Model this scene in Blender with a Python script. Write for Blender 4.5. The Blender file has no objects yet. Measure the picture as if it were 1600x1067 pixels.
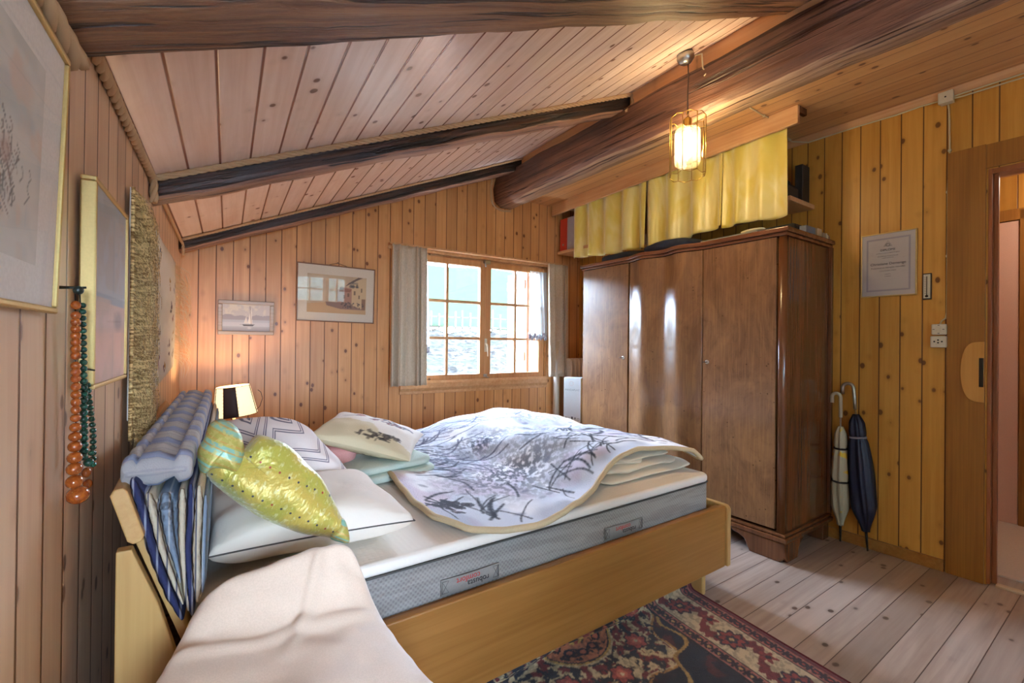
import bpy, math, random
import numpy as np
from mathutils import Vector, Matrix, noise as mn

random.seed(7); np.random.seed(7)
SC = bpy.context.scene
COL = SC.collection
DL = math.radians(2.7)                 # the partition wall, bed and wardrobe stand 2.7 deg off the outer walls
CD, SD = math.cos(DL), math.sin(DL)
CAMZ, FPX = 1.18, 711.11
XW, YB, WR, ZC = -0.257, 3.622, 3.256, 2.537   # outer wall, window wall, partition wall (own frame), flat ceiling
SL, EAVE = 0.41, 1.80                  # slope and eave height of the sloping ceiling
CAM = [Vector((0.8473366, -0.5309556, 0.01033664)), Vector((-0.01079434, 0.00224043, 0.99993923)),
       Vector((0.53094649, 0.84739668, 0.00383292))]
def ray(u, v):
    return CAM[0]*(u-800) + CAM[1]*(533.5-v) + CAM[2]*FPX
def hit(u, v, n, k):
    d = ray(u, v); n = Vector(n); c = Vector((0, 0, CAMZ))
    return d*((k-n.dot(c))/n.dot(d)) + c
def toR(p): return Vector((p[0]*CD+p[1]*SD, -p[0]*SD+p[1]*CD, p[2]))
def toL(p): return Vector((p[0]*CD-p[1]*SD, p[0]*SD+p[1]*CD, p[2]))
def LX(u, v, k): return hit(u, v, (1, 0, 0), k)
def LY(u, v, k): return hit(u, v, (0, 1, 0), k)
def LZ(u, v, k): return hit(u, v, (0, 0, 1), k)
def RX(u, v, k): return toR(hit(u, v, (CD, SD, 0), k))
def RY(u, v, k): return toR(hit(u, v, (-SD, CD, 0), k))
def RZ(u, v, k): return toR(LZ(u, v, k))
def lerp(a, b, t): return a+(b-a)*t
def sm(a, b, x):
    t = min(1, max(0, (x-a)/(b-a))); return t*t*(3-2*t)
def slope_z(x): return EAVE + SL*(x-XW)

# ------------------------------------------------------------------ materials
def lin(c):
    return tuple((x/12.92 if x <= .04045 else ((x+.055)/1.055)**2.4) for x in c)
def hexc(h):
    return lin(tuple(int(h[i:i+2], 16)/255 for i in (0, 2, 4)))
class S:
    """a node socket with arithmetic"""
    def __init__(s, t, k): s.t, s.k = t, k
    def _m(s, op, b=None, c=None, clamp=False):
        n = s.t.nodes.new('ShaderNodeMath'); n.operation = op; n.use_clamp = clamp
        for i, x in enumerate((s, b, c)):
            if x is None: continue
            if isinstance(x, S): s.t.links.new(x.k, n.inputs[i])
            else: n.inputs[i].default_value = x
        return S(s.t, n.outputs[0])
    def __add__(s, b): return s._m('ADD', b)
    def __sub__(s, b): return s._m('SUBTRACT', b)
    def __mul__(s, b): return s._m('MULTIPLY', b)
    def __truediv__(s, b): return s._m('DIVIDE', b)
    def fract(s): return s._m('FRACT')
    def floor(s): return s._m('FLOOR')
    def abs(s): return s._m('ABSOLUTE')
    def sin(s): return s._m('SINE')
    def sqrt(s): return s._m('SQRT')
    def max(s, b): return s._m('MAXIMUM', b)
    def min(s, b): return s._m('MINIMUM', b)
    def gt(s, b): return s._m('GREATER_THAN', b)
    def ramp(s, a, b, o0=0., o1=1.):
        n = s.t.nodes.new('ShaderNodeMapRange'); n.interpolation_type = 'SMOOTHSTEP'
        s.t.links.new(s.k, n.inputs[0])
        for i, x in enumerate((a, b, o0, o1)): n.inputs[1+i].default_value = x
        return S(s.t, n.outputs[0])
class Mat:
    def __init__(m, name):
        m.mat = bpy.data.materials.new(name); m.mat.use_nodes = True
        m.t = m.mat.node_tree; m.b = m.t.nodes['Principled BSDF']
    def coords(m, rotz=0., kind='Object'):
        tc = m.t.nodes.new('ShaderNodeTexCoord'); mp = m.t.nodes.new('ShaderNodeMapping')
        mp.inputs['Rotation'].default_value = (0, 0, rotz)
        m.t.links.new(tc.outputs[kind], mp.inputs[0])
        sx = m.t.nodes.new('ShaderNodeSeparateXYZ'); m.t.links.new(mp.outputs[0], sx.inputs[0])
        return [S(m.t, sx.outputs[i]) for i in range(3)]
    def vec(m, x, y, z):
        n = m.t.nodes.new('ShaderNodeCombineXYZ')
        for i, q in enumerate((x, y, z)):
            if isinstance(q, S): m.t.links.new(q.k, n.inputs[i])
            else: n.inputs[i].default_value = q
        return n.outputs[0]
    def noise(m, v, scale=1., detail=3., rough=.5, dist=0.):
        n = m.t.nodes.new('ShaderNodeTexNoise'); m.t.links.new(v, n.inputs['Vector'])
        n.inputs['Scale'].default_value = scale; n.inputs['Detail'].default_value = detail
        n.inputs['Roughness'].default_value = rough; n.inputs['Distortion'].default_value = dist
        return S(m.t, n.outputs[0])
    def voro(m, v, scale=1., rnd=1.):
        n = m.t.nodes.new('ShaderNodeTexVoronoi'); m.t.links.new(v, n.inputs['Vector'])
        n.inputs['Scale'].default_value = scale; n.inputs['Randomness'].default_value = rnd
        sx = m.t.nodes.new('ShaderNodeSeparateColor'); m.t.links.new(n.outputs['Color'], sx.inputs[0])
        return S(m.t, n.outputs['Distance']), S(m.t, sx.outputs[0])
    def white(m, x):
        n = m.t.nodes.new('ShaderNodeTexWhiteNoise'); n.noise_dimensions = '1D'
        m.t.links.new(x.k, n.inputs['W']); return S(m.t, n.outputs['Value'])
    def mix(m, f, a, b):
        n = m.t.nodes.new('ShaderNodeMix'); n.data_type = 'RGBA'
        if isinstance(f, S): m.t.links.new(f.k, n.inputs[0])
        else: n.inputs[0].default_value = f
        for i, q in ((6, a), (7, b)):
            if isinstance(q, tuple): n.inputs[i].default_value = (*q[:3], 1)
            else: m.t.links.new(q, n.inputs[i])
        return n.outputs[2]
    def color(m, c):
        if isinstance(c, tuple): m.b.inputs['Base Color'].default_value = (*c[:3], 1)
        else: m.t.links.new(c, m.b.inputs['Base Color'])
        return m
    def set(m, **k):
        for a, v in k.items():
            s = m.b.inputs[a.replace('_', ' ')]
            if isinstance(v, S): m.t.links.new(v.k, s)
            else: s.default_value = v
        return m
    def bump(m, h, strength=.3, dist=.01):
        n = m.t.nodes.new('ShaderNodeBump'); n.inputs['Strength'].default_value = strength
        n.inputs['Distance'].default_value = dist
        m.t.links.new(h.k, n.inputs['Height']); m.t.links.new(n.outputs[0], m.b.inputs['Normal'])
        return m
def wood(name, ca, cb, across='x', along='z', board=None, off=0., groove=None, gw=.0035, knots=.5, knot_col=None,
         rough=.42, rotz=0., vary=.18, grain=1., spec=.4, wave=0., kscale=12.5, fine=45.):
    m = Mat(name); xyz = dict(zip('xyz', m.coords(rotz)))
    c, l = xyz[across], xyz[along]; t = xyz[({'x', 'y', 'z'}-{across, along}).pop()]
    if board:
        q = (c+off)/board; idx = q.floor(); fr = q.fract()
        rnd = m.white(idx); rnd2 = m.white(idx+71.3)
    shift = (rnd*37.) if board else None
    lv = (l*1.6+shift) if board else l*1.6
    g1 = m.noise(m.vec(c*fine, lv, t*fine), 1., 4., .6, .4)
    g2 = m.noise(m.vec(c*9., lv*.9, t*9.), 1., 2., .5, .8)
    f = (g1.ramp(.3, .7)*.55+g2.ramp(.3, .72)*.45)*grain
    col = m.mix(f, ca, cb)
    if board:
        dark = tuple(x*.72 for x in cb); lite = tuple(min(1, x*1.12) for x in ca)
        col = m.mix(rnd.ramp(.35, 1.)*vary*2.2, col, dark)
        col = m.mix(rnd2.ramp(.5, 1.)*vary*1.6, col, lite)
    if knots:
        kc = knot_col or tuple(x*.28 for x in cb)
        lo = (l+rnd*13.) if board else l
        d, r = m.voro(m.vec(c, lo*.7, 0.), kscale, 1.)
        wob = m.noise(m.vec(c*40, l*40, t*40), 1., 2.); d = d+(wob-.5)*.05
        on = r.gt(1-knots)
        col = m.mix(d.ramp(.32, .1)*on*.4, col, tuple(x*.75 for x in cb))
        col = m.mix((d-r*.06).ramp(.12, .06)*on*.85, col, kc)
    h = g1*.15
    if board:
        e = fr.min((fr*-1.)+1.)*board
        gm = e.ramp(gw*.35, gw)
        col = m.mix(gm, groove or tuple(x*.2 for x in cb), col)
        h = h+gm
    if wave: h = h+m.noise(m.vec(c*14., l*7., t*14.), 1., 2., .5, .5)*wave
    m.color(col).set(Roughness=rough, Specular_IOR_Level=spec)
    m.bump(h, .35, .004)
    return m.mat
def plain(name, c, rough=.5, metal=0., bump=0., bscale=200., **k):
    m = Mat(name); x, y, z = m.coords()
    n = m.noise(m.vec(x, y, z), bscale, 2.)
    m.color(m.mix(n.ramp(.3, .7)*.35, c, tuple(q*.82 for q in c)))
    m.set(Roughness=rough, Metallic=metal, **k)
    if bump: m.bump(n, bump, .003)
    return m.mat
def painted(name, rough=.6, bump=0., bscale=300., **k):
    m = Mat(name); a = m.t.nodes.new('ShaderNodeAttribute'); a.attribute_name = 'Col'
    m.t.links.new(a.outputs['Color'], m.b.inputs['Base Color']); m.set(Roughness=rough, **k)
    if bump:
        x, y, z = m.coords(); m.bump(m.noise(m.vec(x, y, z), bscale, 2.), bump, .004)
    return m.mat
def emis(name, c, s, base=(.8, .8, .8)):
    m = Mat(name); m.color(base); m.b.inputs['Emission Color'].default_value = (*c, 1)
    m.b.inputs['Emission Strength'].default_value = s; m.set(Roughness=.4); return m.mat
def schlick(t, f0=.045, k=.92):
    lw = t.nodes.new('ShaderNodeLayerWeight'); lw.inputs[0].default_value = .5
    p = t.nodes.new('ShaderNodeMath'); p.operation = 'POWER'; p.inputs[1].default_value = 5.
    t.links.new(lw.outputs['Facing'], p.inputs[0])
    q = t.nodes.new('ShaderNodeMath'); q.operation = 'MULTIPLY_ADD'; q.inputs[1].default_value = k; q.inputs[2].default_value = f0
    t.links.new(p.outputs[0], q.inputs[0]); return q.outputs[0]
def clear(name, tint=(1, 1, 1), gloss=.045, rough=.0, graze=.92):
    mat = bpy.data.materials.new(name); mat.use_nodes = True; t = mat.node_tree
    for n in list(t.nodes): t.nodes.remove(n)
    o = t.nodes.new('ShaderNodeOutputMaterial'); a = t.nodes.new('ShaderNodeBsdfTransparent'); g = t.nodes.new('ShaderNodeBsdfGlossy')
    a.inputs[0].default_value = (*tint, 1); g.inputs['Roughness'].default_value = rough
    fr = schlick(t, gloss, graze)
    mx = t.nodes.new('ShaderNodeMixShader')
    t.links.new(fr, mx.inputs[0]); t.links.new(a.outputs[0], mx.inputs[1]); t.links.new(g.outputs[0], mx.inputs[2])
    t.links.new(mx.outputs[0], o.inputs[0]); return mat
def sheer_mat(name, c, k):
    mat = bpy.data.materials.new(name); mat.use_nodes = True; t = mat.node_tree
    for n in list(t.nodes): t.nodes.remove(n)
    o = t.nodes.new('ShaderNodeOutputMaterial'); a = t.nodes.new('ShaderNodeBsdfTransparent'); d = t.nodes.new('ShaderNodeBsdfTranslucent')
    d2 = t.nodes.new('ShaderNodeBsdfDiffuse'); m1 = t.nodes.new('ShaderNodeMixShader'); m2 = t.nodes.new('ShaderNodeMixShader')
    for q in (d, d2): q.inputs[0].default_value = (*c, 1)
    m1.inputs[0].default_value = .4; m2.inputs[0].default_value = k
    t.links.new(d.outputs[0], m1.inputs[1]); t.links.new(d2.outputs[0], m1.inputs[2])
    t.links.new(a.outputs[0], m2.inputs[1]); t.links.new(m1.outputs[0], m2.inputs[2]); t.links.new(m2.outputs[0], o.inputs[0])
    return mat

# ------------------------------------------------------------------ mesh building
class MB:
    def __init__(s): s.v, s.f, s.sm, s.uv, s.col = [], [], [], None, None
    def add(s, vs, fs, smooth=False):
        b = len(s.v); s.v += [tuple(p) for p in vs]
        s.f += [tuple(i+b for i in f) for f in fs]; s.sm += [smooth]*len(fs); return s
    def box(s, x0, x1, y0, y1, z0, z1):
        vs = [(x, y, z) for z in (z0, z1) for y in (y0, y1) for x in (x0, x1)]
        return s.add(vs, [(0, 2, 3, 1), (4, 5, 7, 6), (0, 1, 5, 4), (2, 6, 7, 3), (0, 4, 6, 2), (1, 3, 7, 5)])
    def hexa(s, p):      # eight corners: bottom ring 0-3, top ring 4-7
        return s.add(p, [(3, 2, 1, 0), (4, 5, 6, 7), (0, 1, 5, 4), (1, 2, 6, 5), (2, 3, 7, 6), (3, 0, 4, 7)])
    def prism(s, poly, axis, a, b, smooth=False):
        n = len(poly)
        def pt(p, w):
            return {'x': (w, p[0], p[1]), 'y': (p[0], w, p[1]), 'z': (p[0], p[1], w)}[axis]
        vs = [pt(p, a) for p in poly]+[pt(p, b) for p in poly]
        s.add(vs, [tuple(range(n))[::-1], tuple(range(n, 2*n))])
        b0 = len(s.v)-2*n
        s.f += [(b0+i, b0+(i+1) % n, b0+n+(i+1) % n, b0+n+i) for i in range(n)]; s.sm += [smooth]*n
        return s
    def tube(s, path, r, n=8, cap=True, closed=False):
        P = [Vector(p) for p in path]; m = len(P); R = r if isinstance(r, (list, tuple)) else [r]*m
        up = None; vs = []
        for i, p in enumerate(P):
            if closed: d = P[(i+1) % m]-P[i-1]
            else: d = P[min(i+1, m-1)]-P[max(i-1, 0)]
            d.normalize()
            if up is None: up = d.orthogonal().normalized()
            else: up = (up-d*up.dot(d)); up = up.normalized() if up.length > 1e-6 else d.orthogonal().normalized()
            w = d.cross(up)
            vs += [p+up*(R[i]*math.cos(2*math.pi*k/n))+w*(R[i]*math.sin(2*math.pi*k/n)) for k in range(n)]
        rows = m if closed else m-1
        fs = [(i*n+k, i*n+(k+1) % n, ((i+1) % m)*n+(k+1) % n, ((i+1) % m)*n+k) for i in range(rows) for k in range(n)]
        s.add(vs, fs, True)
        if cap and not closed:
            b = len(s.v)-len(vs); s.f += [tuple(b+k for k in range(n))[::-1], tuple(b+(m-1)*n+k for k in range(n))]; s.sm += [False]*2
        return s
    def lathe(s, prof, c=(0, 0, 0), n=20, axis=None, smooth=True, cap=True):
        c = Vector(c); M = Matrix.Identity(3)
        if axis is not None: M = Vector((0, 0, 1)).rotation_difference(Vector(axis)).to_matrix()
        vs = [c+M@Vector((r*math.cos(2*math.pi*k/n), r*math.sin(2*math.pi*k/n), z)) for r, z in prof for k in range(n)]
        m = len(prof)
        s.add(vs, [(i*n+k, i*n+(k+1) % n, (i+1)*n+(k+1) % n, (i+1)*n+k) for i in range(m-1) for k in range(n)], smooth)
        if cap:
            b = len(s.v)-len(vs); s.f += [tuple(b+k for k in range(n))[::-1], tuple(b+(m-1)*n+k for k in range(n))]; s.sm += [False]*2
        return s
    def ball(s, c, rx, ry=None, rz=None, n=12, m=8):
        ry = ry or rx; rz = rz or rx
        vs = [(c[0], c[1], c[2]-rz)]
        for i in range(1, m):
            a = -math.pi/2+math.pi*i/m
            vs += [(c[0]+rx*math.cos(a)*math.cos(2*math.pi*k/n), c[1]+ry*math.cos(a)*math.sin(2*math.pi*k/n), c[2]+rz*math.sin(a)) for k in range(n)]
        vs.append((c[0], c[1], c[2]+rz)); L = len(vs)-1
        fs = [(0, 1+(k+1) % n, 1+k) for k in range(n)]
        fs += [(1+i*n+k, 1+i*n+(k+1) % n, 1+(i+1)*n+(k+1) % n, 1+(i+1)*n+k) for i in range(m-2) for k in range(n)]
        fs += [(L, 1+(m-2)*n+k, 1+(m-2)*n+(k+1) % n) for k in range(n)]
        return s.add(vs, fs, True)
    def grid(s, fn, nu, nv, smooth=True, canvas=None, wrap=False):
        vs = [fn(i/(nu-1), j/(nv-1)) for j in range(nv) for i in range(nu)]
        fs = [(j*nu+i, j*nu+i+1, (j+1)*nu+i+1, (j+1)*nu+i) for j in range(nv-1) for i in range(nu-1)]
        if canvas is not None:
            if s.col is None: s.col = [(.5, .5, .5)]*len(s.v)
            s.col += [canvas.at(i/(nu-1), j/(nv-1)) for j in range(nv) for i in range(nu)]
        return s.add(vs, fs, smooth)
    def superell(s, c, a, b, h, e1=.35, e2=.3, n=40, m=16, wr=0., ws=8., rot=0., tilt=(0., 0.)):
        def sp(x, e): return math.copysign(abs(x)**e, x)
        cr, sr = math.cos(rot), math.sin(rot); vs = []
        for j in range(m+1):
            ph = -math.pi/2+math.pi*j/m
            for i in range(n):
                th = 2*math.pi*i/n
                k = sp(math.cos(ph), e1)
                x, y, z = a*k*sp(math.cos(th), e2), b*k*sp(math.sin(th), e2), h*sp(math.sin(ph), e1)
                if wr:
                    q = mn.noise_vector(Vector((x+c[0], y+c[1], z*3+c[2]))*ws); x += q[0]*wr; y += q[1]*wr; z += q[2]*wr*.6
                z += x*tilt[0]+y*tilt[1]
                vs.append((c[0]+x*cr-y*sr, c[1]+x*sr+y*cr, c[2]+z))
        fs = [(j*n+i, j*n+(i+1) % n, (j+1)*n+(i+1) % n, (j+1)*n+i) for j in range(m) for i in range(n)]
        return s.add(vs, fs, True)
    def map(s, fn): s.v = [tuple(fn(p)) for p in s.v]; return s
def inflate(mb, pts, depth, nrm, rings=10, n=96, front=1., back=1., wr=0., ws=14., pw=.55):
    """closed cushion surface from an outline (3D points in one plane) puffed along nrm"""
    P = [Vector(p) for p in pts]; m = len(P); nrm = Vector(nrm).normalized()
    out = []
    for k in range(n):                       # catmull-rom resample
        t = k/n*m; i = int(t); f = t-i
        p0, p1, p2, p3 = P[(i-1) % m], P[i % m], P[(i+1) % m], P[(i+2) % m]
        out.append(.5*((2*p1)+(p2-p0)*f+(2*p0-5*p1+4*p2-p3)*f*f+(3*p1-p0-3*p2+p3)*f**3))
    c = sum(out, Vector())/n; vs = []
    for side in (1, -1):
        for j in range(rings+1):
            r = 1-j/rings
            if side == -1 and j == 0: continue
            for p in out:
                q = c+(p-c)*r; d = (1-r*r)**pw*depth*(front if side > 0 else back)
                q = q+nrm*(d*side)
                if wr: q = q+mn.noise_vector(q*ws)*wr*min(1, 3*(1-r)+.25)
                vs.append(q)
    fs = []
    for j in range(rings): fs += [(j*n+k, j*n+(k+1) % n, (j+1)*n+(k+1) % n, (j+1)*n+k) for k in range(n)]
    b = (rings+1)*n
    fs += [(k, b+k, b+(k+1) % n, (k+1) % n) for k in range(n)]
    for j in range(rings-1): fs += [(b+j*n+k, b+(j+1)*n+k, b+(j+1)*n+(k+1) % n, b+j*n+(k+1) % n) for k in range(n)]
    return mb.add(vs, fs, True)
def pillow(mb, c, ax, ay, h, nu=48, pinch=.07, wr=0., ws=10., canvas=None, pw=.5, under=.8):
    c, ax, ay = Vector(c), Vector(ax), Vector(ay); nz = ax.cross(ay).normalized()
    if nz.z < 0: nz = -nz
    for side in (1, -1):
        def fn(s, t):
            u, v = 2*s-1, 2*t-1
            k = max(0., (1-u*u)*(1-v*v))**pw*h*(1 if side > 0 else under)
            p = c+ax*(u*(1-pinch*(1-v*v)))+ay*(v*(1-pinch*(1-u*u)))+nz*(k*side)
            if wr: p = p+nz*(mn.noise(p*ws)*wr*min(1, k/h*3))
            return p
        mb.grid(fn, nu, nu, canvas=canvas)
    return mb
def catmull_grid(net, s, t):
    """net[rows][cols] of Vectors, s over cols, t over rows"""
    def cr(a, b, c, d, f): return .5*((2*b)+(c-a)*f+(2*a-5*b+4*c-d)*f*f+(3*b-a-3*c+d)*f**3)
    def line(L, x):
        m = len(L)-1; x = min(max(x, 0), 1)*m; i = min(int(x), m-1); f = x-i
        return cr(L[max(i-1, 0)], L[i], L[i+1], L[min(i+2, m)], f)
    return line([line(r, s) for r in net], t)

class Canvas:
    """a raster painted in numpy, read back as vertex colours (u to the side, v up)"""
    def __init__(s, w, h, bg):
        s.w, s.h = w, h; s.a = np.empty((h, w, 3)); s.a[:] = hexc(bg) if isinstance(bg, str) else bg
        s.Y, s.X = np.mgrid[0:h, 0:w]; s.X = s.X/(w-1); s.Y = s.Y/(h-1)
    def at(s, u, v):
        return tuple(s.a[min(s.h-1, int(round(v*(s.h-1)))), min(s.w-1, int(round(u*(s.w-1))))])
    def put(s, mask, c, k=1.):
        m = np.clip(mask*k, 0, 1)[..., None]; s.a = s.a*(1-m)+np.array(hexc(c) if isinstance(c, str) else c)*m; return s
    def rect(s, x0, x1, y0, y1, c, k=1.): return s.put(((s.X >= x0) & (s.X <= x1) & (s.Y >= y0) & (s.Y <= y1))*1., c, k)
    def ell(s, cx, cy, rx, ry, c, k=1., soft=0.):
        d = np.sqrt(((s.X-cx)/rx)**2+((s.Y-cy)/ry)**2)
        return s.put(np.clip((1-d)/soft, 0, 1) if soft else (d <= 1)*1., c, k)
    def poly(s, pts, c, k=1.):
        ins = np.zeros_like(s.X, bool); n = len(pts)
        for i in range(n):
            x1, y1 = pts[i]; x2, y2 = pts[(i+1) % n]
            if y1 == y2: continue
            cnd = ((y1 > s.Y) != (y2 > s.Y)) & (s.X < (x2-x1)*(s.Y-y1)/(y2-y1)+x1); ins ^= cnd
        return s.put(ins*1., c, k)
    def line(s, pts, wd, c, k=1., asp=1.):
        for (x1, y1), (x2, y2) in zip(pts, pts[1:]):
            lo = max(0, int((min(x1, x2)-wd)*s.w)-1); hi = int((max(x1, x2)+wd)*s.w)+2
            l2 = max(0, int((min(y1, y2)-wd*asp)*s.h)-1); h2 = int((max(y1, y2)+wd*asp)*s.h)+2
            X, Y = s.X[l2:h2, lo:hi], s.Y[l2:h2, lo:hi]
            if X.size == 0: continue
            dx, dy = x2-x1, (y2-y1)/asp; q = dx*dx+dy*dy+1e-12
            t = np.clip(((X-x1)*dx+((Y-y1)/asp)*dy)/q, 0, 1)
            d = np.hypot(X-x1-t*dx, (Y-y1)/asp-t*dy)
            m = (np.clip(1.5-d/wd, 0, 1)*k)[..., None]
            s.a[l2:h2, lo:hi] = s.a[l2:h2, lo:hi]*(1-m)+np.array(hexc(c))*m
        return s
    def noise(s, sx, sy, lo=.45, hi=.6, seed=0):
        rs = np.random.RandomState(seed); out = np.zeros_like(s.X); amp = 1.; tot = 0
        for o in range(3):
            gx, gy = int(sx*2**o)+2, int(sy*2**o)+2; g = rs.rand(gy+1, gx+1)
            fx, fy = s.X*(gx-1), s.Y*(gy-1); ix, iy = fx.astype(int), fy.astype(int); tx, ty = fx-ix, fy-iy
            tx, ty = tx*tx*(3-2*tx), ty*ty*(3-2*ty)
            out += amp*(g[iy, ix]*(1-tx)*(1-ty)+g[iy, ix+1]*tx*(1-ty)+g[iy+1, ix]*(1-tx)*ty+g[iy+1, ix+1]*tx*ty); tot += amp; amp *= .55
        return np.clip((out/tot-lo)/(hi-lo), 0, 1)

ORG = {}
def _finish(name, mb, mat, org, bevel=0., seg=2, solid=0., sub=0):
    me = bpy.data.meshes.new(name)
    vs = [(p[0]-org[0], p[1]-org[1], p[2]-org[2]) for p in mb.v]
    me.from_pydata(vs, [], mb.f)
    me.polygons.foreach_set('use_smooth', mb.sm)
    if mb.col is not None:
        c = np.ones((len(vs), 4)); q = np.array(mb.col+[(.5, .5, .5)]*(len(vs)-len(mb.col))); c[:, :3] = q
        at = me.color_attributes.new('Col', 'FLOAT_COLOR', 'POINT'); at.data.foreach_set('color', c.ravel())
    me.materials.append(mat); me.validate(); me.update()
    o = bpy.data.objects.new(name, me); COL.objects.link(o)
    if solid:
        q = o.modifiers.new('thickness', 'SOLIDIFY'); q.thickness = solid; q.offset = 0
    if bevel:
        q = o.modifiers.new('edge', 'BEVEL'); q.width = bevel; q.segments = seg; q.limit_method = 'ANGLE'; q.angle_limit = math.radians(50)
    if sub:
        q = o.modifiers.new('sub', 'SUBSURF'); q.levels = q.render_levels = sub
    return o
def tag(o, label, cat, group=None, kind=None):
    if label: o['label'] = label
    if cat: o['category'] = cat
    if group: o['group'] = group
    if kind: o['kind'] = kind
    return o
def place(o, loc, frame):
    if frame == 'R': o.location = toL(loc); o.rotation_euler = (0, 0, DL)
    else: o.location = loc
    ORG[o.name] = Vector(loc)
def thing(name, label, cat, loc, frame='L', group=None, kind=None):
    o = bpy.data.objects.new(name, None); COL.objects.link(o); o.empty_display_size = .05
    place(o, loc, frame); return tag(o, label, cat, group, kind)
def part(name, mb, mat, parent, label=None, kind=None, **k):
    org = ORG[parent.name]; o = _finish(name, mb, mat, org, **k); o.parent = parent; ORG[o.name] = org
    if label: o['label'] = label
    if kind: o['kind'] = kind
    return o
def single(name, mb, mat, label, cat, loc, frame='L', group=None, kind=None, **k):
    o = _finish(name, mb, mat, loc, **k); place(o, loc, frame); return tag(o, label, cat, group, kind)
def text(name, s, size, mat, parent, loc, xdir, ydir, extrude=.0003, align='CENTER'):
    """flat lettering; loc/xdir/ydir in the parent's frame"""
    cu = bpy.data.curves.new(name, 'FONT'); cu.body = s; cu.size = size; cu.extrude = extrude; cu.align_x = align; cu.align_y = 'CENTER'
    cu.materials.append(mat); o = bpy.data.objects.new(name, cu); COL.objects.link(o)
    x, y = Vector(xdir).normalized(), Vector(ydir).normalized(); z = x.cross(y)
    M = Matrix((x, y, z)).transposed().to_4x4(); M.translation = Vector(loc)-ORG[parent.name]
    bpy.context.view_layer.update()
    me = bpy.data.meshes.new_from_object(o.evaluated_get(bpy.context.evaluated_depsgraph_get())); me.materials.clear(); me.materials.append(mat)
    bpy.data.objects.remove(o); bpy.data.curves.remove(cu); me.transform(M)
    o = bpy.data.objects.new(name, me); COL.objects.link(o); o.parent = parent; ORG[o.name] = ORG[parent.name]; return o
def rope_mb(mb, path, R, step=None):
    P = [Vector(p) for p in path]; Q = [P[0]]; step = step or R*.9
    for a, b in zip(P, P[1:]):
        n = max(1, int((b-a).length/step)); Q += [a.lerp(b, (i+1)/n) for i in range(n)]
    up = None; fr = []
    for i, p in enumerate(Q):
        d = (Q[min(i+1, len(Q)-1)]-Q[max(i-1, 0)]).normalized()
        up = d.orthogonal().normalized() if up is None else (up-d*up.dot(d)).normalized()
        fr.append((p, up.copy(), d.cross(up)))
    for k in range(3):
        pts = []
        for i, (p, a, b) in enumerate(fr):
            an = 2*math.pi*(k/3)+i*step/R*.75; pts.append(p+a*(R*.5*math.cos(an))+b*(R*.5*math.sin(an)))
        mb.tube(pts, R*.62, 6)
    return mb

# ================================================================== materials of the place
M = {}
M['pine_back'] = wood('pine_back', hexc('D8A068'), hexc('BE824C'), 'x', 'z', .0975, .0655, hexc('5A3018'), .004, .85, hexc('5E2E16'), .38)
M['pine_outer'] = wood('pine_outer', hexc('E8C8A8'), hexc('D2A888'), 'y', 'z', .112, .06, hexc('6A3F22'), .006, .6, hexc('5A3420'), .34, vary=.2)
M['pine_part'] = wood('pine_part', hexc('CE9644'), hexc('B2782C'), 'y', 'z', .0955, .0, hexc('5A3414'), .004, .8, hexc('5A3012'), .4)
M['pine_ceiling'] = wood('pine_ceiling', hexc('F6E0D4'), hexc('E4C6B6'), 'x', 'y', .105, .03, hexc('7A4638'), .0055, .75, hexc('6A4030'), .26, spec=.6, vary=.12, wave=1.6)
M['pine_flat'] = wood('pine_flat', hexc('D0A06C'), hexc('B58250'), 'x', 'y', .095, .02, hexc('6E4424'), .003, .55, hexc('5A3018'), .33)
M['floor'] = wood('floor_boards', hexc('B8A494'), hexc('968070'), 'y', 'x', .108, .035, hexc('5A463A'), .0025, .55, hexc('4A3428'), .3, rotz=-DL, vary=.25, spec=.5)
M['trimwood'] = wood('trim_wood', hexc('D4A678'), hexc('BC8858'), 'x', 'y', knots=.2, rough=.35)
M['trimwood_v'] = wood('trim_wood_upright', hexc('CC9866'), hexc('B47A4A'), 'x', 'z', knots=.15, rough=.35)
M['doorply'] = wood('door_veneer', hexc('9C6626'), hexc('80501A'), 'y', 'z', knots=0, rough=.45, fine=160.)
M['doorred'] = wood('door_jamb_wood', hexc('9A5C34'), hexc('7E4424'), 'y', 'z', knots=0, rough=.35)
M['bedwood'] = wood('bed_beech', hexc('A27038'), hexc('8C5C26'), 'z', 'x', knots=.0, rough=.4, fine=60.)
M['bedwood_up'] = wood('bed_beech_upright', hexc('C8A064'), hexc('B58C50'), 'x', 'z', knots=.0, rough=.4, fine=50.)
M['nut'] = wood('walnut_plain', hexc('6E4428'), hexc('543018'), 'y', 'z', knots=0, rough=.22, spec=.6, fine=70.)
M['plaster'] = plain('hall_plaster', hexc('D8C0A8'), .8)

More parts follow.
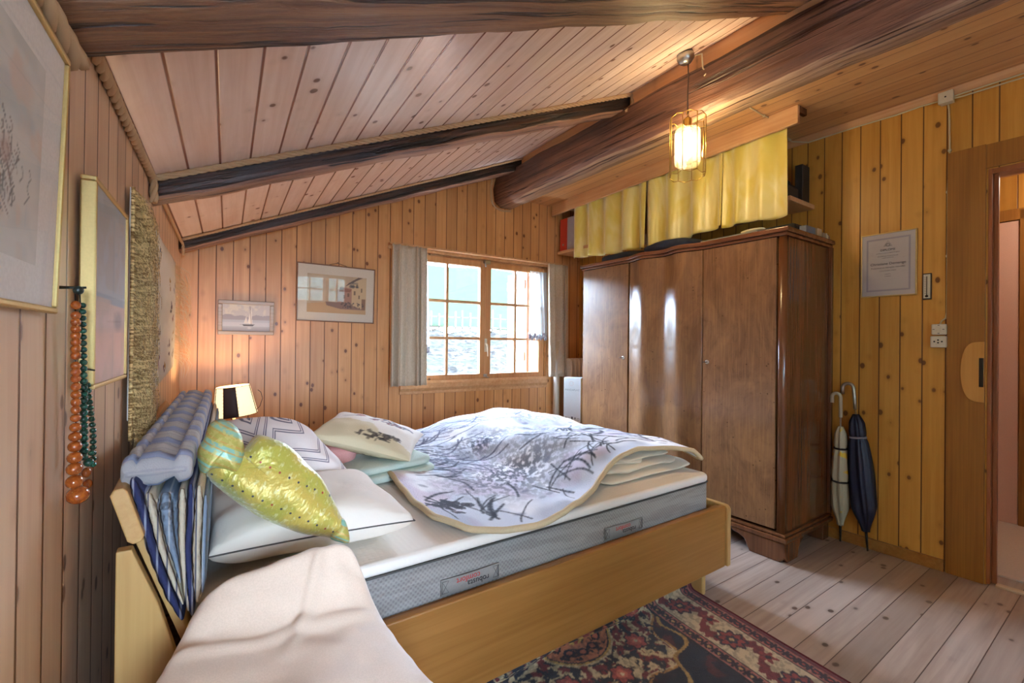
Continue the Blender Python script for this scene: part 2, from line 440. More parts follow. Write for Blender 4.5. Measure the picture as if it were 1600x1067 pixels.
def hewn(name, a, b, a2, b2, along='x', dark=hexc('120A08'), sc=1., crs=55.):
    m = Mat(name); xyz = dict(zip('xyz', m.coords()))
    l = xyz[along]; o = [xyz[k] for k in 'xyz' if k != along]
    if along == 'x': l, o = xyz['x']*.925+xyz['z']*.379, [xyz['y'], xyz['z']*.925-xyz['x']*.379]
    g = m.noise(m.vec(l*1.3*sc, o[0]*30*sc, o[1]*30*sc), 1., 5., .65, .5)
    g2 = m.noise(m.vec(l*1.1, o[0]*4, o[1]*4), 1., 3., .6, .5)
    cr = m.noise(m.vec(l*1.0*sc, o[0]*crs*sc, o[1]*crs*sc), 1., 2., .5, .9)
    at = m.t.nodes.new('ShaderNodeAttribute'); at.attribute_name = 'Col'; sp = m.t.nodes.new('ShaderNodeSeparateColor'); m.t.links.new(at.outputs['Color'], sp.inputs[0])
    pf = (S(m.t, sp.outputs[0])+(g2-.5)*.9+(g-.5)*.6).ramp(.35, .65)         # paler barked wood of waney edges; on the purlin, its underside highlight painted in
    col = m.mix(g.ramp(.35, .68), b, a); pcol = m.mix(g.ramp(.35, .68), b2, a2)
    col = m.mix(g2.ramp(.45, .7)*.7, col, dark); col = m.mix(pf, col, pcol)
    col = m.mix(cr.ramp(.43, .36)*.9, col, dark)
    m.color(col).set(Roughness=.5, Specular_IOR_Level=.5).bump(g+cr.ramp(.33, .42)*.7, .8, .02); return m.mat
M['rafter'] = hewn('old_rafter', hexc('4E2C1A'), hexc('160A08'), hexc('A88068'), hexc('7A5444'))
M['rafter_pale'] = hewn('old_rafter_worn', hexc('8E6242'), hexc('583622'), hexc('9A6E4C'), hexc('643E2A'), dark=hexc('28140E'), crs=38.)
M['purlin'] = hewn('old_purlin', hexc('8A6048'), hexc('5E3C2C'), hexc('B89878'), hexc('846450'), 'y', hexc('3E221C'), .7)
M['rope'] = plain('jute_rope', hexc('C4A078'), .85, bump=.6, bscale=900)
M['glass'] = clear('window_glass'); M['pane_matt'] = clear('coated_picture_glass', gloss=.02, graze=.3); M['pane'] = clear('picture_glass', gloss=.04)
M['steel'] = plain('steel', hexc('B8B4AC'), .3, 1.); M['brass'] = plain('brass', hexc('C8A050'), .28, 1.)
M['gold'] = plain('gold_moulding', hexc('CBAE72'), .38, .75); M['white_plastic'] = plain('white_plastic', hexc('D8CFB8'), .4)
M['black'] = plain('black_parts', hexc('14120F'), .5); M['iron'] = plain('dark_iron', hexc('3A342E'), .45, .8)
M['paint'] = painted('painted_paper', .7); M['weave'] = painted('painted_cloth', .85, .5, 500.)
M['grass_out'] = plain('meadow_grass', hexc('242B1E'), .9, bscale=1.5, Specular_IOR_Level=0.); M['bank'] = None
bk_ = Mat('dry_bank'); x, y, z = bk_.coords(); n1 = bk_.noise(bk_.vec(x, y, z*2.), 5., 6., .75); n2 = bk_.noise(bk_.vec(x, y, z), 1.2, 2.)
bk_.color(bk_.mix(n2.ramp(.4, .6)*.6, bk_.mix(n1.ramp(.42, .6), hexc('34302A'), hexc('1A1816')), hexc('26261E'))).set(Roughness=.95, Specular_IOR_Level=0.); M['bank'] = bk_.mat
M['picket'] = plain('grey_picket', hexc('3E3A34'), .9, Specular_IOR_Level=0.)
M['ext'] = wood('outside_boards', hexc('B09078'), hexc('8A6A54'), 'y', 'z', .12, knots=.3)

# ================================================================== the setting
def struct(name, mb, mat, **k):
    o = _finish(name, mb, mat, (0, 0, 0), **k); o['kind'] = 'structure'; ORG[name] = Vector(); return o
def struct_root(name, loc=(0, 0, 0), frame='L'):
    o = bpy.data.objects.new(name, None); COL.objects.link(o); place(o, loc, frame); o['kind'] = 'structure'; return o
YR = -1.75                                           # wall behind the viewer
struct('floor', MB().box(XW-.1, 3.62, YR-.1, YB+.1, -.06, 0), M['floor'])
struct('wall_left', MB().box(XW-.1, XW, YR-.1, YB+.1, 0, EAVE+.02), M['pine_outer'])
def holed(mb, x0, x1, z0, z1, hx0, hx1, hz0, hz1, y0, y1):
    for a in ((x0, hx0, z0, z1), (hx1, x1, z0, z1), (hx0, hx1, z0, hz0), (hx0, hx1, hz1, z1)): mb.box(a[0], a[1], y0, y1, a[2], a[3])
    return mb
WX0, WX1, WZ0, WZ1 = 1.215, 2.65, .835, 1.935
struct('wall_back', holed(MB(), XW-.1, 3.5, 0, 3.0, WX0, WX1, WZ0, WZ1, YB, YB+.09), M['pine_back'])
struct('trim_1', holed(MB(), WX0-.3, WX1+.25, .5, 2.2, WX0+.0, WX1-.0, WZ0, WZ1, YB+.09, YB+.28), M['ext'])   # thick outer wall round the window
RX0, RX1, RZ0, RZ1 = .98, 1.92, 1.2, 1.74
SX0, SX1, SZ0, SZ1 = -.14, .62, .70, 1.76
wq = holed(MB(), .85, 3.5, 0, 3.0, RX0, RX1, RZ0, RZ1, YR-.09, YR); holed(wq, XW-.1, .85, 0, 3.0, SX0, SX1, SZ0, SZ1, YR-.09, YR)
struct('wall_rear', wq, M['pine_back'])
# partition wall with its door opening (own frame)
DY0, DY1, DZ = -.36, .512, 2.077
w = MB()
w.box(WR, WR+.1, DY1, YB-.1, 0, ZC+.02); w.box(WR, WR+.1, DY0, DY1, DZ, ZC+.02); w.box(WR, WR+.1, YR-.15, DY0, 0, ZC+.02)
wr = struct('wall_right', w, M['pine_part']); wr.rotation_euler = (0, 0, DL)
# ceilings: slope along the outer wall, flat strip beyond the purlin
c = MB(); xe = 2.36
c.hexa([(XW-.1, YR-.1, slope_z(XW-.1)), (xe, YR-.1, slope_z(xe)), (xe, YB+.1, slope_z(xe)), (XW-.1, YB+.1, slope_z(XW-.1)),
        (XW-.1, YR-.1, slope_z(XW-.1)+.06), (xe, YR-.1, slope_z(xe)+.06), (xe, YB+.1, slope_z(xe)+.06), (XW-.1, YB+.1, slope_z(XW-.1)+.06)])
struct('ceiling', c, M['pine_ceiling'])
fl = struct('ceiling_flat', MB().box(2.42, WR+.1, YR-.2, YB-.04, ZC, ZC+.05), M['pine_flat']); fl.rotation_euler = (0, 0, DL)
fa = struct('trim_2', MB().box(2.30, 2.33, YR-.15, YB-.06, 2.62, 2.86), M['trimwood']); fa.rotation_euler = (0, 0, DL)   # board between slope and purlin
fb = struct('baseboard_right', MB().box(WR-.018, WR, .668, YB-.2, 0, .062), M['bedwood'], bevel=.003); fb.rotation_euler = (0, 0, DL)
cv = struct('trim_3', MB().prism([(WR, ZC), (WR-.03, ZC), (WR-.022, ZC-.012), (WR-.008, ZC-.03), (WR, ZC-.034)], 'y', YR, YB-.12), M['trimwood']); cv.rotation_euler = (0, 0, DL)

# window in the back wall
wd = struct_root('window_1', (1.93, YB, WZ0))
F = YB+.015
f = MB(); fw = .04
f.box(WX0, WX0+fw, F, F+.07, WZ0, WZ1); f.box(WX1-fw, WX1, F, F+.07, WZ0, WZ1)
f.box(WX0, WX1, F, F+.07, WZ0, WZ0+.03); f.box(WX0, WX1, F, F+.07, WZ1-.035, WZ1)
part('frame', f, M['trimwood'], wd, bevel=.003)
def sash(x0, x1, gx0, gx1):
    s = MB(); z0, z1, g0, g1 = WZ0+.02, WZ1-.02, .905, 1.862
    s.box(x0, gx0, F-.02, F+.03, z0, z1); s.box(gx1, x1, F-.02, F+.03, z0, z1)
    s.box(gx0, gx1, F-.02, F+.03, z0, g0); s.box(gx0, gx1, F-.02, F+.03, g1, z1)
    o = part('sash', s, M['trimwood_v'], wd, bevel=.004)
    q = MB(); mx = (gx0+gx1)/2
    q.box(mx-.011, mx+.011, F-.012, F+.022, g0, g1)
    for z in (1.219, 1.54): q.box(gx0, gx1, F-.01, F+.02, z-.011, z+.011)
    part('muntin', q, M['trimwood'], o)
    part('pane', MB().box(gx0-.004, gx1+.004, F+.004, F+.008, g0-.004, g1+.004), M['glass'], o)
    return o
sL = sash(WX0+.02, 1.976, 1.29, 1.926); sash(1.976, WX1-.02, 2.036, 2.572)
h = MB().lathe([(.014, 0), (.014, .006), (.006, .01), (.006, .03)], (1.985, F-.02, 1.17), 10, (0, -1, 0))
h.tube([(1.985, F-.048, 1.17), (1.987, F-.055, 1.15), (1.992, F-.052, 1.06)], [.007, .008, .006]); h.box(1.972, 1.998, F-.026, F-.02, 1.1, 1.22)
part('handle', h, M['white_plastic'], wd, bevel=.002)
la = MB().box(1.955, 2.02, F-.035, F-.02, 1.895, 1.925); la.tube([(1.96, F-.04, 1.92), (1.95, F-.06, 1.9), (1.955, F-.065, 1.86)], .008)
part('latch', la, M['steel'], wd)
lb = MB().box(1.965, 1.995, F-.035, F-.02, .875, .9); lb.tube([(1.98, F-.03, .885), (1.98, F-.05, .875), (2.0, F-.05, .87)], .005)
part('latch', lb, M['steel'], wd)
sb = MB().prism([(YB+.02, .86), (YB-.018, .86), (YB-.03, .84), (YB-.03, .80), (YB-.014, .775), (YB-.014, .752), (YB, .752), (YB+.02, .8)], 'x', 1.19, 2.668)
part('sill', sb, M['trimwood'], wd, bevel=.003)
pl = MB().box(1.085, 2.885, YB-.062, YB, 1.955, 1.972); pl.box(1.085, 2.885, YB-.015, YB, 1.93, 1.957)
part('curtain_board', pl, M['trimwood'], wd, bevel=.003)
st = MB().box(WX1-.03, WX1, YB+.28, YB+.66, .86, 1.92)
for z in (1.0, 1.75): st.box(WX1-.05, WX1-.03, YB+.3, YB+.64, z, z+.09)
part('shutter', st, M['ext'], wd, bevel=.003)
# window behind the viewer, mirrored in the picture glass
w2 = struct_root('window_2', ((RX0+RX1)/2, YR, RZ0))
f = MB(); a0, a1 = YR-.07, YR-.01
f.box(RX0, RX0+.06, a0, a1, RZ0, RZ1); f.box(RX1-.06, RX1, a0, a1, RZ0, RZ1); f.box(RX0, RX1, a0, a1, RZ0, RZ0+.06); f.box(RX0, RX1, a0, a1, RZ1-.06, RZ1)
xm = 1.53; f.box(xm-.05, xm+.05, a0, a1, RZ0, RZ1)
part('frame', f, M['trimwood'], w2, bevel=.004)
f = MB(); f.box(RX0, RX1, a0+.02, a1-.02, 1.46, 1.485)
for x in ((RX0+xm)/2, (RX1+xm)/2): f.box(x-.012, x+.012, a0+.02, a1-.02, RZ0, RZ1)
part('muntin', f, M['trimwood'], w2)
part('pane', MB().box(RX0+.05, RX1-.05, a0+.028, a0+.032, RZ0+.05, RZ1-.05), M['glass'], w2)
part('sill', MB().box(RX0-.05, RX1+.05, YR, YR+.03, RZ0-.05, RZ0), M['trimwood'], w2, bevel=.003)

w3 = struct_root('fill_window', ((SX0+SX1)/2, YR, SZ0))  # added window, out of view, letting fill daylight onto bed, plank wall and ceiling
f = MB(); f.box(SX0, SX0+.05, a0, a1, SZ0, SZ1); f.box(SX1-.05, SX1, a0, a1, SZ0, SZ1); f.box(SX0, SX1, a0, a1, SZ0, SZ0+.05); f.box(SX0, SX1, a0, a1, SZ1-.05, SZ1)
part('frame', f, M['trimwood'], w3, bevel=.004)
f = MB(); f.box((SX0+SX1)/2-.012, (SX0+SX1)/2+.012, a0+.02, a1-.02, SZ0, SZ1); f.box(SX0, SX1, a0+.02, a1-.02, 1.24, 1.265); part('muntin', f, M['trimwood'], w3)
part('pane', MB().box(SX0+.04, SX1-.04, a0+.028, a0+.032, SZ0+.04, SZ1-.04), M['glass'], w3)

# doorway with a sliding leaf pushed open (partition frame)
d1 = struct_root('door_1', (WR, .08, 0), 'R')
part('casing', MB().box(WR-.014, WR, .521, .664, 0, 2.203), M['doorply'], d1, bevel=.002)
part('casing', MB().box(WR-.014, WR, DY0-.13, DY0-.002, 0, 2.203), M['doorply'], d1, bevel=.002)
part('header', MB().box(WR-.013, WR, DY0-.002, .5208, DZ+.004, 2.2), M['doorply'], d1, bevel=.002)
jm = MB().box(WR-.004, WR+.1, DY1-.012, DY1+.002, .005, DZ); jm.box(WR+.03, WR+.05, DY1-.03, DY1-.012, .005, DZ); jm.box(WR, WR+.1, DY0, DY0+.014, .005, DZ)
part('jamb', jm, M['doorred'], d1, bevel=.002)
part('lintel', MB().box(WR+.004, WR+.1, DY0, DY1-.012, DZ-.025, DZ), M['doorred'], d1)
part('threshold', MB().box(WR-.004, WR+.036, DY0+.014, DY1-.03, 0, .012), plain('threshold_strip', hexc('C8B090'), .5), d1, bevel=.003)
g = MB(); cy, cz, hw, hh = .5215, 1.06, .086, .152
arc = [(cy+hw*min(1, math.cos(math.radians(a))**.5), cz+hh*math.sin(math.radians(a))) for a in range(-88, 89, 8)]
g.prism([(cy, cz-hh)]+arc+[(cy, cz+hh)], 'x', WR-.022, WR-.0145)
part('pull_plate', g, wood('pull_pine', hexc('C8924A'), hexc('B67C36'), 'y', 'z', knots=0), d1, label='paler half-oval pine pull plate')
part('pull', MB().box(WR-.027, WR-.0222, .5235, .540, .985, 1.13), M['iron'], d1, bevel=.002, label='grey metal flush pull')
# hall beyond the doorway
hw_ = MB(); HX = 4.5
hw_.box(HX, HX+.08, -1.6, 1.25, 0, 2.4); hw_.box(WR+.1, HX, 1.17, 1.25, 0, 2.4); hw_.box(WR+.1, HX, -1.6, -1.52, 0, 2.4)
q = struct('wall_hall', hw_, M['pine_part']); q.rotation_euler = (0, 0, DL)
q = struct('ceiling_hall', MB().box(WR+.1, HX, -1.52, 1.17, 2.34, 2.4), M['pine_flat']); q.rotation_euler = (0, 0, DL)
q = struct('floor_hall', MB().box(WR+.17, HX, -1.52, 1.17, 0.001, .01), plain('hall_carpet', hexc('CDBFB0'), .95, bump=.8, bscale=160), ); q.rotation_euler = (0, 0, DL)
d2 = struct_root('door_2', (HX, .7, 0), 'R')
part('leaf', MB().box(HX-.02, HX, .563, 1.12, .012, 2.03), plain('pink_paint', hexc('D2A58C'), .5), d2, bevel=.003, label='pale pink painted door leaf')
ca = MB().box(HX-.03, HX, .515, .56, .01, 2.1); ca.box(HX-.03, HX, .515, 1.16, 2.035, 2.11); part('casing', ca, M['doorply'], d2, bevel=.003)

# ------------------------------------------------------------------ outside the window
struct('ground_bank', MB().grid(lambda s, t: (lerp(-6, 12, s), lerp(4.6, 12.2, t), lerp(-.6, 1.5, t**1.1)+.16*mn.noise(Vector((s*40, t*14, 0)))), 120, 50), M['bank'])
struct('ground_meadow', MB().grid(lambda s, t: (lerp(-40, 70, s), lerp(12, 70, t), lerp(1.5, 13.9, t)+.5*mn.noise(Vector((s*9, t*6, 3)))), 50, 40), M['grass_out'])
struct('ground_front', MB().grid(lambda s, t: (lerp(-40, 50, s), lerp(-40, -1.95, t), lerp(-1.2, -.4, t)), 12, 12), plain('bounce_ground', hexc('D4D0C8'), .9, bscale=30))  # unseen rear ground, made pale to bounce daylight up onto the ceiling
hm_ = Mat('hedge_leaves'); x, y, z = hm_.coords(); n1 = hm_.noise(hm_.vec(x, y, z), 1.6, 6., .75)
hm_.color(hm_.mix(n1.ramp(.4, .62), hexc('96B0A4'), hexc('3E5C50'))).set(Roughness=.9)
def hedge(lab, xa, xb, h):
    mb = MB()
    mb.grid(lambda s, t: (lerp(xa, xb, s)+.35*mn.noise(Vector((s*9, t*7, 1))), -7.0-1.2*math.sin(t*math.pi)**.5*(1 if True else 0)+1.6*abs(t-.5)-.8+.5*mn.noise(Vector((s*12, t*9, 5))), -1.0+h*math.sin(t*math.pi)**.6*(1+.12*mn.noise(Vector((s*6, 2, 2))))), 60, 40)
    single('hedge', mb, hm_.mat, lab, 'hedge', ((xa+xb)/2, -7, -1.0), group=None)
hedge('long tall unseen hedge added behind the rear windows to block sky light', -12., -.9, 7.5)  # added out of view to keep rear sky light off floor and partition
hedge('shorter tall hedge in the garden mirrored in the watercolour glass', 1.2, 6.5, 7.)
fn = thing('picket_fence', 'thin weathered picket fence along the meadow outside the window', 'fence', (6, 12.1, 1.5))
def gz(x): return 1.48
for z in (1.62, 1.9): part('rail', MB().box(1.0, 12.0, 12.08, 12.12, z, z+.04), M['picket'], fn)
for i in range(44):
    x = 1.1+i*.25+random.uniform(-.05, .05); hgt = random.uniform(.5, .72)
    part('picket', MB().box(x-.022, x+.022, 12.04, 12.08, 1.25, 1.5+hgt), M['picket'], fn)
PEND = (2.10, 1.585, 2.3); BEDL = (0.03, 3.25, .84)

# ================================================================== rafters, purlin, ropes
def beam_mb(p0, p1, sec0, sec1, ax1, ax2, n=60, wob=.012, ws=5., pale=None):
    mb = MB(); p0, p1, ax1, ax2 = Vector(p0), Vector(p1), Vector(ax1), Vector(ax2); m = len(sec0)
    for i in range(n+1):
        t = i/n; c = p0.lerp(p1, t)
        for k in range(m):
            a, b = lerp(sec0[k][0], sec1[k][0], t), lerp(sec0[k][1], sec1[k][1], t)
            q = c+ax1*a+ax2*b; w = mn.noise_vector(q*ws)*wob+mn.noise_vector(q*ws*4)*wob*.3
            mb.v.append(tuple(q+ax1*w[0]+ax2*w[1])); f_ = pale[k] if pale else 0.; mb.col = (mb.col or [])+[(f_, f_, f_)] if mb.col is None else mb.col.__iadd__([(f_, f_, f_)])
    for i in range(n): mb.f += [(i*m+k, i*m+(k+1) % m, (i+1)*m+(k+1) % m, (i+1)*m+k) for k in range(m)]
    mb.f += [tuple(range(m))[::-1], tuple(n*m+k for k in range(m))]; mb.sm = [True]*(n*m)+[False, False]; return mb
def dens(sec, k=4):
    out = []
    for a, b in zip(sec, sec[1:]+sec[:1]): out += [(lerp(a[0], b[0], j/k), lerp(a[1], b[1], j/k)) for j in range(k)]
    return out
def rafter(label, yl, yr, hl, hr, w, mat, org, round_=.014):
    s0 = dens([(0, .03), (0, -hl+round_), (round_, -hl), (w-round_, -hl), (w, -hl+round_), (w, .03)])
    s1 = dens([(0, .03), (0, -hr+round_), (round_, -hr), (w-round_, -hr), (w, -hr+round_), (w, .03)])
    xe = 2.21
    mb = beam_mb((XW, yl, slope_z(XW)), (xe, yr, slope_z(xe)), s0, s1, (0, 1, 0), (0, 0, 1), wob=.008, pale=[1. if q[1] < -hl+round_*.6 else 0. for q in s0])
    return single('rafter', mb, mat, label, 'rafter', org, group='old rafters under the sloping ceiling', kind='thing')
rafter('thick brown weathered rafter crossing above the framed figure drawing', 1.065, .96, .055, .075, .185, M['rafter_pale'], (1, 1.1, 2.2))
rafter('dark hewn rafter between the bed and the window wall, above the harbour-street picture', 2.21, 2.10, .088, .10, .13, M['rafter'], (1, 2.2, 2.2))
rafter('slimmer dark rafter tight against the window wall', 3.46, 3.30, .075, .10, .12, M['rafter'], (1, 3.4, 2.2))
ps = dens([(2.288, 2.72), (2.285, 2.60), (2.29, 2.505), (2.325, 2.468), (2.40, 2.462), (2.475, 2.485), (2.55, 2.545), (2.56, 2.72)], 4)
p1 = dens([(2.24, 2.70), (2.21, 2.58), (2.22, 2.47), (2.29, 2.425), (2.40, 2.43), (2.47, 2.47), (2.55, 2.545), (2.56, 2.70)], 4)
pb = beam_mb((0, YR-.1, 0), (0, YB-.115, 0), ps, p1, (1, 0, 0), (0, 0, 1), 110, .010, 3., [1. if (q[1] < 2.52 and q[0] > 2.31) else 0. for q in ps])  # pale underside strip paints the purlin's highlight into the colour
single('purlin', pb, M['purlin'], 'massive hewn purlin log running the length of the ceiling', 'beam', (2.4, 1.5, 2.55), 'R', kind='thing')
def rope(label, path, R=.009, grp='jute ropes covering the ceiling joints'):
    single('jute_rope', rope_mb(MB(), path, R), M['rope'], label, 'rope', path[0], group=grp)
e = XW+.012
def raf_top(yl, yr, t): x = lerp(XW+.01, 2.2, t); return (x, lerp(yl, yr, t)-.012, slope_z(x)-.012)
rope('thick plaited rope end in the corner above the framed figure drawing', [LX(u, v, XW+.022) for u, v in ((20, -75), (62, 0), (90, 50), (118, 97))], .019)
rope('rope along the eave between the brown rafter and the dark hewn rafter', [(e, 1.27, EAVE-.008), (e, 1.7, EAVE-.012), (e, 2.17, EAVE-.008), (e+.004, 2.192, EAVE-.03), (e+.004, 2.195, EAVE-.1)], .013)
rope('rope running up the dark hewn rafter and round its purlin end', [raf_top(2.21, 2.10, t/8) for t in range(9)]+[(2.21, 2.09, slope_z(2.2)-.03), (2.2, 2.075, slope_z(2.2)-.08), (2.15, 2.085, slope_z(2.12)-.105)], .012)
rope('thin rope along the eave from the hewn rafter to the window wall', [(e, 2.36, EAVE-.012), (e, 2.9, EAVE-.014), (e, 3.42, EAVE-.014), (e+.01, 3.447, EAVE-.03), (e+.012, 3.45, EAVE-.1)], .008)
rope('rope running up the slim rafter and round its purlin end', [raf_top(3.455, 3.29, t/8) for t in range(9)]+[(2.21, 3.275, slope_z(2.2)-.04), (2.19, 3.265, slope_z(2.2)-.09), (2.12, 3.29, slope_z(2.1)-.115)], .008)
pe = [toL((x, y, z)) for x, y, z in ((2.2, 3.49, 2.70), (2.185, 3.49, 2.58), (2.195, 3.49, 2.46), (2.24, 3.49, 2.415), (2.30, 3.49, 2.40), (2.40, 3.485, 2.41))]
rope('pale cord bent round the purlin end at the window wall', [(p[0], YB-.014, p[2]) for p in pe], .008)

# ================================================================== bed and bedding (partition frame unless noted)
def L2R(mb): return mb.map(toR)
bed = thing('bed', 'beech double bed with a leaning headboard and open-ended footboard', 'bed', (1.0, 2.0, 0), 'R')
part('side_rail', MB().box(-.08, 2.105, 1.212, 1.24, .115, .408), M['bedwood'], bed, bevel=.005)
part('side_rail', MB().box(-.08, 2.105, 2.872, 2.9, .115, .408), M['bedwood'], bed, bevel=.005)
part('rail_cap', MB().box(-.06, 2.104, 1.2405, 1.262, .36, .4), M['bedwood'], bed, bevel=.004)
yz = [(1.2, .118), (2.905, .118), (2.905, .412)]+[(1.2+.025-.025*math.sin(a), .41-.025+.025*math.cos(a)) for a in np.linspace(0, math.pi/2, 6)]
part('footboard', MB().prism(yz, 'x', 2.106, 2.134), M['bedwood_up'], bed, bevel=.005)
for y0 in (1.245, 2.76):
    part('leg', MB().box(1.968, 1.998, y0, y0+.1, 0, .36), M['bedwood_up'], bed, bevel=.006)
for y0 in (1.22, 2.80):         # headboard side panels, upright edge against the wall side
    pts = [(-.13, .0), (-.13, .745), (-.105, .745), (-.06, .62), (-.028, .5), (.03, .32), (.05, .25), (.05, 0)]
    part('leg', MB().prism(pts, 'y', y0, y0+.03), M['bedwood_up'], bed, bevel=.003)
hb = MB(); sec = [(-.140, .862), (-.134, .874), (-.120, .876), (-.112, .868), (-.084, .772), (-.088, .760), (-.102, .756), (-.112, .764)]
hb.prism(sec, 'y', 1.215, 2.86); part('headrest', hb, wood('headrest_beech', hexc('C89F66'), hexc('B58A50'), 'x', 'y', knots=0, fine=70.), bed, bevel=.003)
hb = MB().prism([(-.103, .752), (-.089, .755), (-.005, .52), (.045, .3), (.03, .295), (-.02, .51)], 'y', 1.252, 2.80)
part('headboard', hb, M['bedwood_up'], bed, bevel=.002)
part('slat_base', MB().box(-.02, 2.1, 1.264, 2.87, .25, .29), M['bedwood'], bed)

mt = thing('mattress', 'thick grey-banded mattress with a white top in the beech bed', 'mattress', (1.0, 2.0, .29), 'R')
mk = Mat('mattress_band'); x, y, z = mk.coords(); st_ = (x*1.+z*9.)*90.
dots = ((x*420.).sin()*(z*420.).sin()).ramp(-.2, .6)
band = (z*52.).sin().ramp(-.3, .6); nz = mk.noise(mk.vec(x*6., y*6., z*60.), 1., 2.)
mk.color(mk.mix(dots*.5+nz.ramp(.4, .6)*.4, hexc('9A9690'), hexc('77736F'))).set(Roughness=.9).bump(dots, .4, .003)
mk2 = Mat('mattress_top'); x, y, z = mk2.coords()
hc, _ = mk2.voro(mk2.vec(x, y, z*.3), 60., .15); mk2.color(hexc('EAE2D4')).set(Roughness=.9).bump(hc, .5, .004)
def rbox(mb, x0, x1, y0, y1, z0, z1, r=.05, n=6):
    pts = []
    for cx_, cy_, a0 in ((x1-r, y1-r, 0), (x0+r, y1-r, 90), (x0+r, y0+r, 180), (x1-r, y0+r, 270)):
        pts += [(cx_+r*math.cos(math.radians(a0+90*i/n)), cy_+r*math.sin(math.radians(a0+90*i/n))) for i in range(n+1)]
    return mb.prism(pts, 'z', z0, z1, True)
part('side_band', rbox(MB(), .005, 2.06, 1.263, 2.866, .291, .52), mk.mat, mt)
part('top_cover', rbox(MB(), .003, 2.062, 1.261, 2.868, .5205, .558), mk2.mat, mt, bevel=.014, seg=4)
pp = [(x_, 1.2605, .521) for x_ in np.linspace(.06, 2.0, 10)]+[(2.04, 1.268, .521), (2.058, 1.29, .521), (2.064, 1.33, .521), (2.064, 2.8, .521)]
part('piping', MB().tube(pp, .003, 6), plain('piping', hexc('4A4844'), .8), mt)
red, blk = plain('print_red', hexc('B8322A'), .7), plain('print_black', hexc('1E1A1C'), .7)
tape = plain('handle_tape', hexc('8E8A84'), .9, bump=.5)
for x0, x1 in ((.62, .83), (1.325, 1.55)):
    zc = .432; hm = MB().grid(lambda s, t: (lerp(x0, x1, s), 1.2585-.006*math.sin(math.pi*s), zc-.024+.048*t), 14, 3)
    o = part('handle', hm, tape, mt, solid=.003)
    for xx in (x0+.014, x1-.014):
        sb_ = MB()
        for a, b in (((-.011, -.018), (.011, .018)), ((-.011, .018), (.011, -.018)), ((-.011, -.018), (-.011, .018)), ((.011, -.018), (.011, .018)), ((-.011, .018), (.011, .018)), ((-.011, -.018), (.011, -.018))):
            sb_.tube([(xx+a[0], 1.2555, zc+a[1]), (xx+b[0], 1.2555, zc+b[1])], .0009, 4)
        part('stitching', sb_, plain('thread', hexc('5E5A56'), .8), o)
    xm = (x0+x1)/2
    text('lettering', 'robusta', .026, blk, o, (xm+.022, 1.2495, zc-.006), (-1, 0, 0), (0, 0, -1))
    text('lettering', 'comfort', .026, red, o, (xm-.014, 1.2495, zc+.011), (-1, 0, 0), (0, 0, -1))

# folded striped futon over the headboard (outer-wall frame)
fm = Mat('futon_ticking'); x, y, z = fm.coords()
sy = (y*1.-.003)/.175; fr_ = sy.fract()
c1 = fm.mix(fr_.ramp(.06, .08), hexc('4A5A8C'), hexc('8088A2')); c1 = fm.mix(fr_.ramp(.22, .25), c1, hexc('B2ACA6'))
c1 = fm.mix(fr_.ramp(.48, .50), c1, hexc('4E5E90')); c1 = fm.mix(fr_.ramp(.56, .58), c1, hexc('A8A4A4')); c1 = fm.mix(fr_.ramp(.78, .8), c1, hexc('8E96AE'))
thin = (y*2*math.pi/.018).sin().ramp(.75, .95); nzf = fm.noise(fm.vec(x, y, z), 300., 2.)
fm.color(fm.mix(thin*.15, c1, hexc('36466E'))).set(Roughness=.9).bump(nzf, .4, .004)
ft = thing('folded_futon', 'blue and cream striped tufted futon folded over the headboard', 'futon', (-.12, 2.0, .56))
def top_fn(s, t):
    y = lerp(1.245, 2.80, t); a = 2*math.pi*s
    x0 = lerp(-.190, -.196, t); x1 = lerp(-.062, -.060, t); zt = .926; zb = .858
    xc, hw2 = (x0+x1)/2, (x1-x0)/2
    cx_ = math.copysign(abs(math.cos(a))**.35, math.cos(a)); cz_ = math.copysign(abs(math.sin(a))**.5, math.sin(a))
    row = abs(math.sin(math.pi*(y-1.245)/.0875)); q = (cx_+1)/2
    seam = min(abs(q-.22)/.06, abs(q-.72)/.06, 1.)
    bul = .10+.90*(row**.75)*(.4+.6*seam**.8)
    en = min(1., t/.010, (1-t)/.010)**.5; cz_ *= en; hw2 *= .75+.25*en
    return (xc+cx_*hw2*(1 if abs(cx_) < .8 else .90+.10*row**.4), y, (zt+zb)/2+cz_*(zt-zb)/2*bul*1.12)
part('top_fold', MB().grid(top_fn, 61, 520), fm.mat, ft)
def cloth(name, h1, h2, sp, ax='x'):
    m = Mat(name); x, y, z = m.coords(); q = {'x': x, 'y': y, 'z': z}[ax]
    l = (q/sp).fract(); m.color(m.mix(l.ramp(.8, .86), hexc(h1), hexc(h2))).set(Roughness=.9).bump(m.noise(m.vec(x, y, z), 240., 2.), .4, .004); return m.mat
navy, cream, sky_ = cloth('ticking_navy', '2A3058', '8E92A4', .021), cloth('ticking_cream', 'C4B8A0', '5E5E6A', .017), cloth('ticking_blue', '7A8A9C', 'A8AEB4', .02)
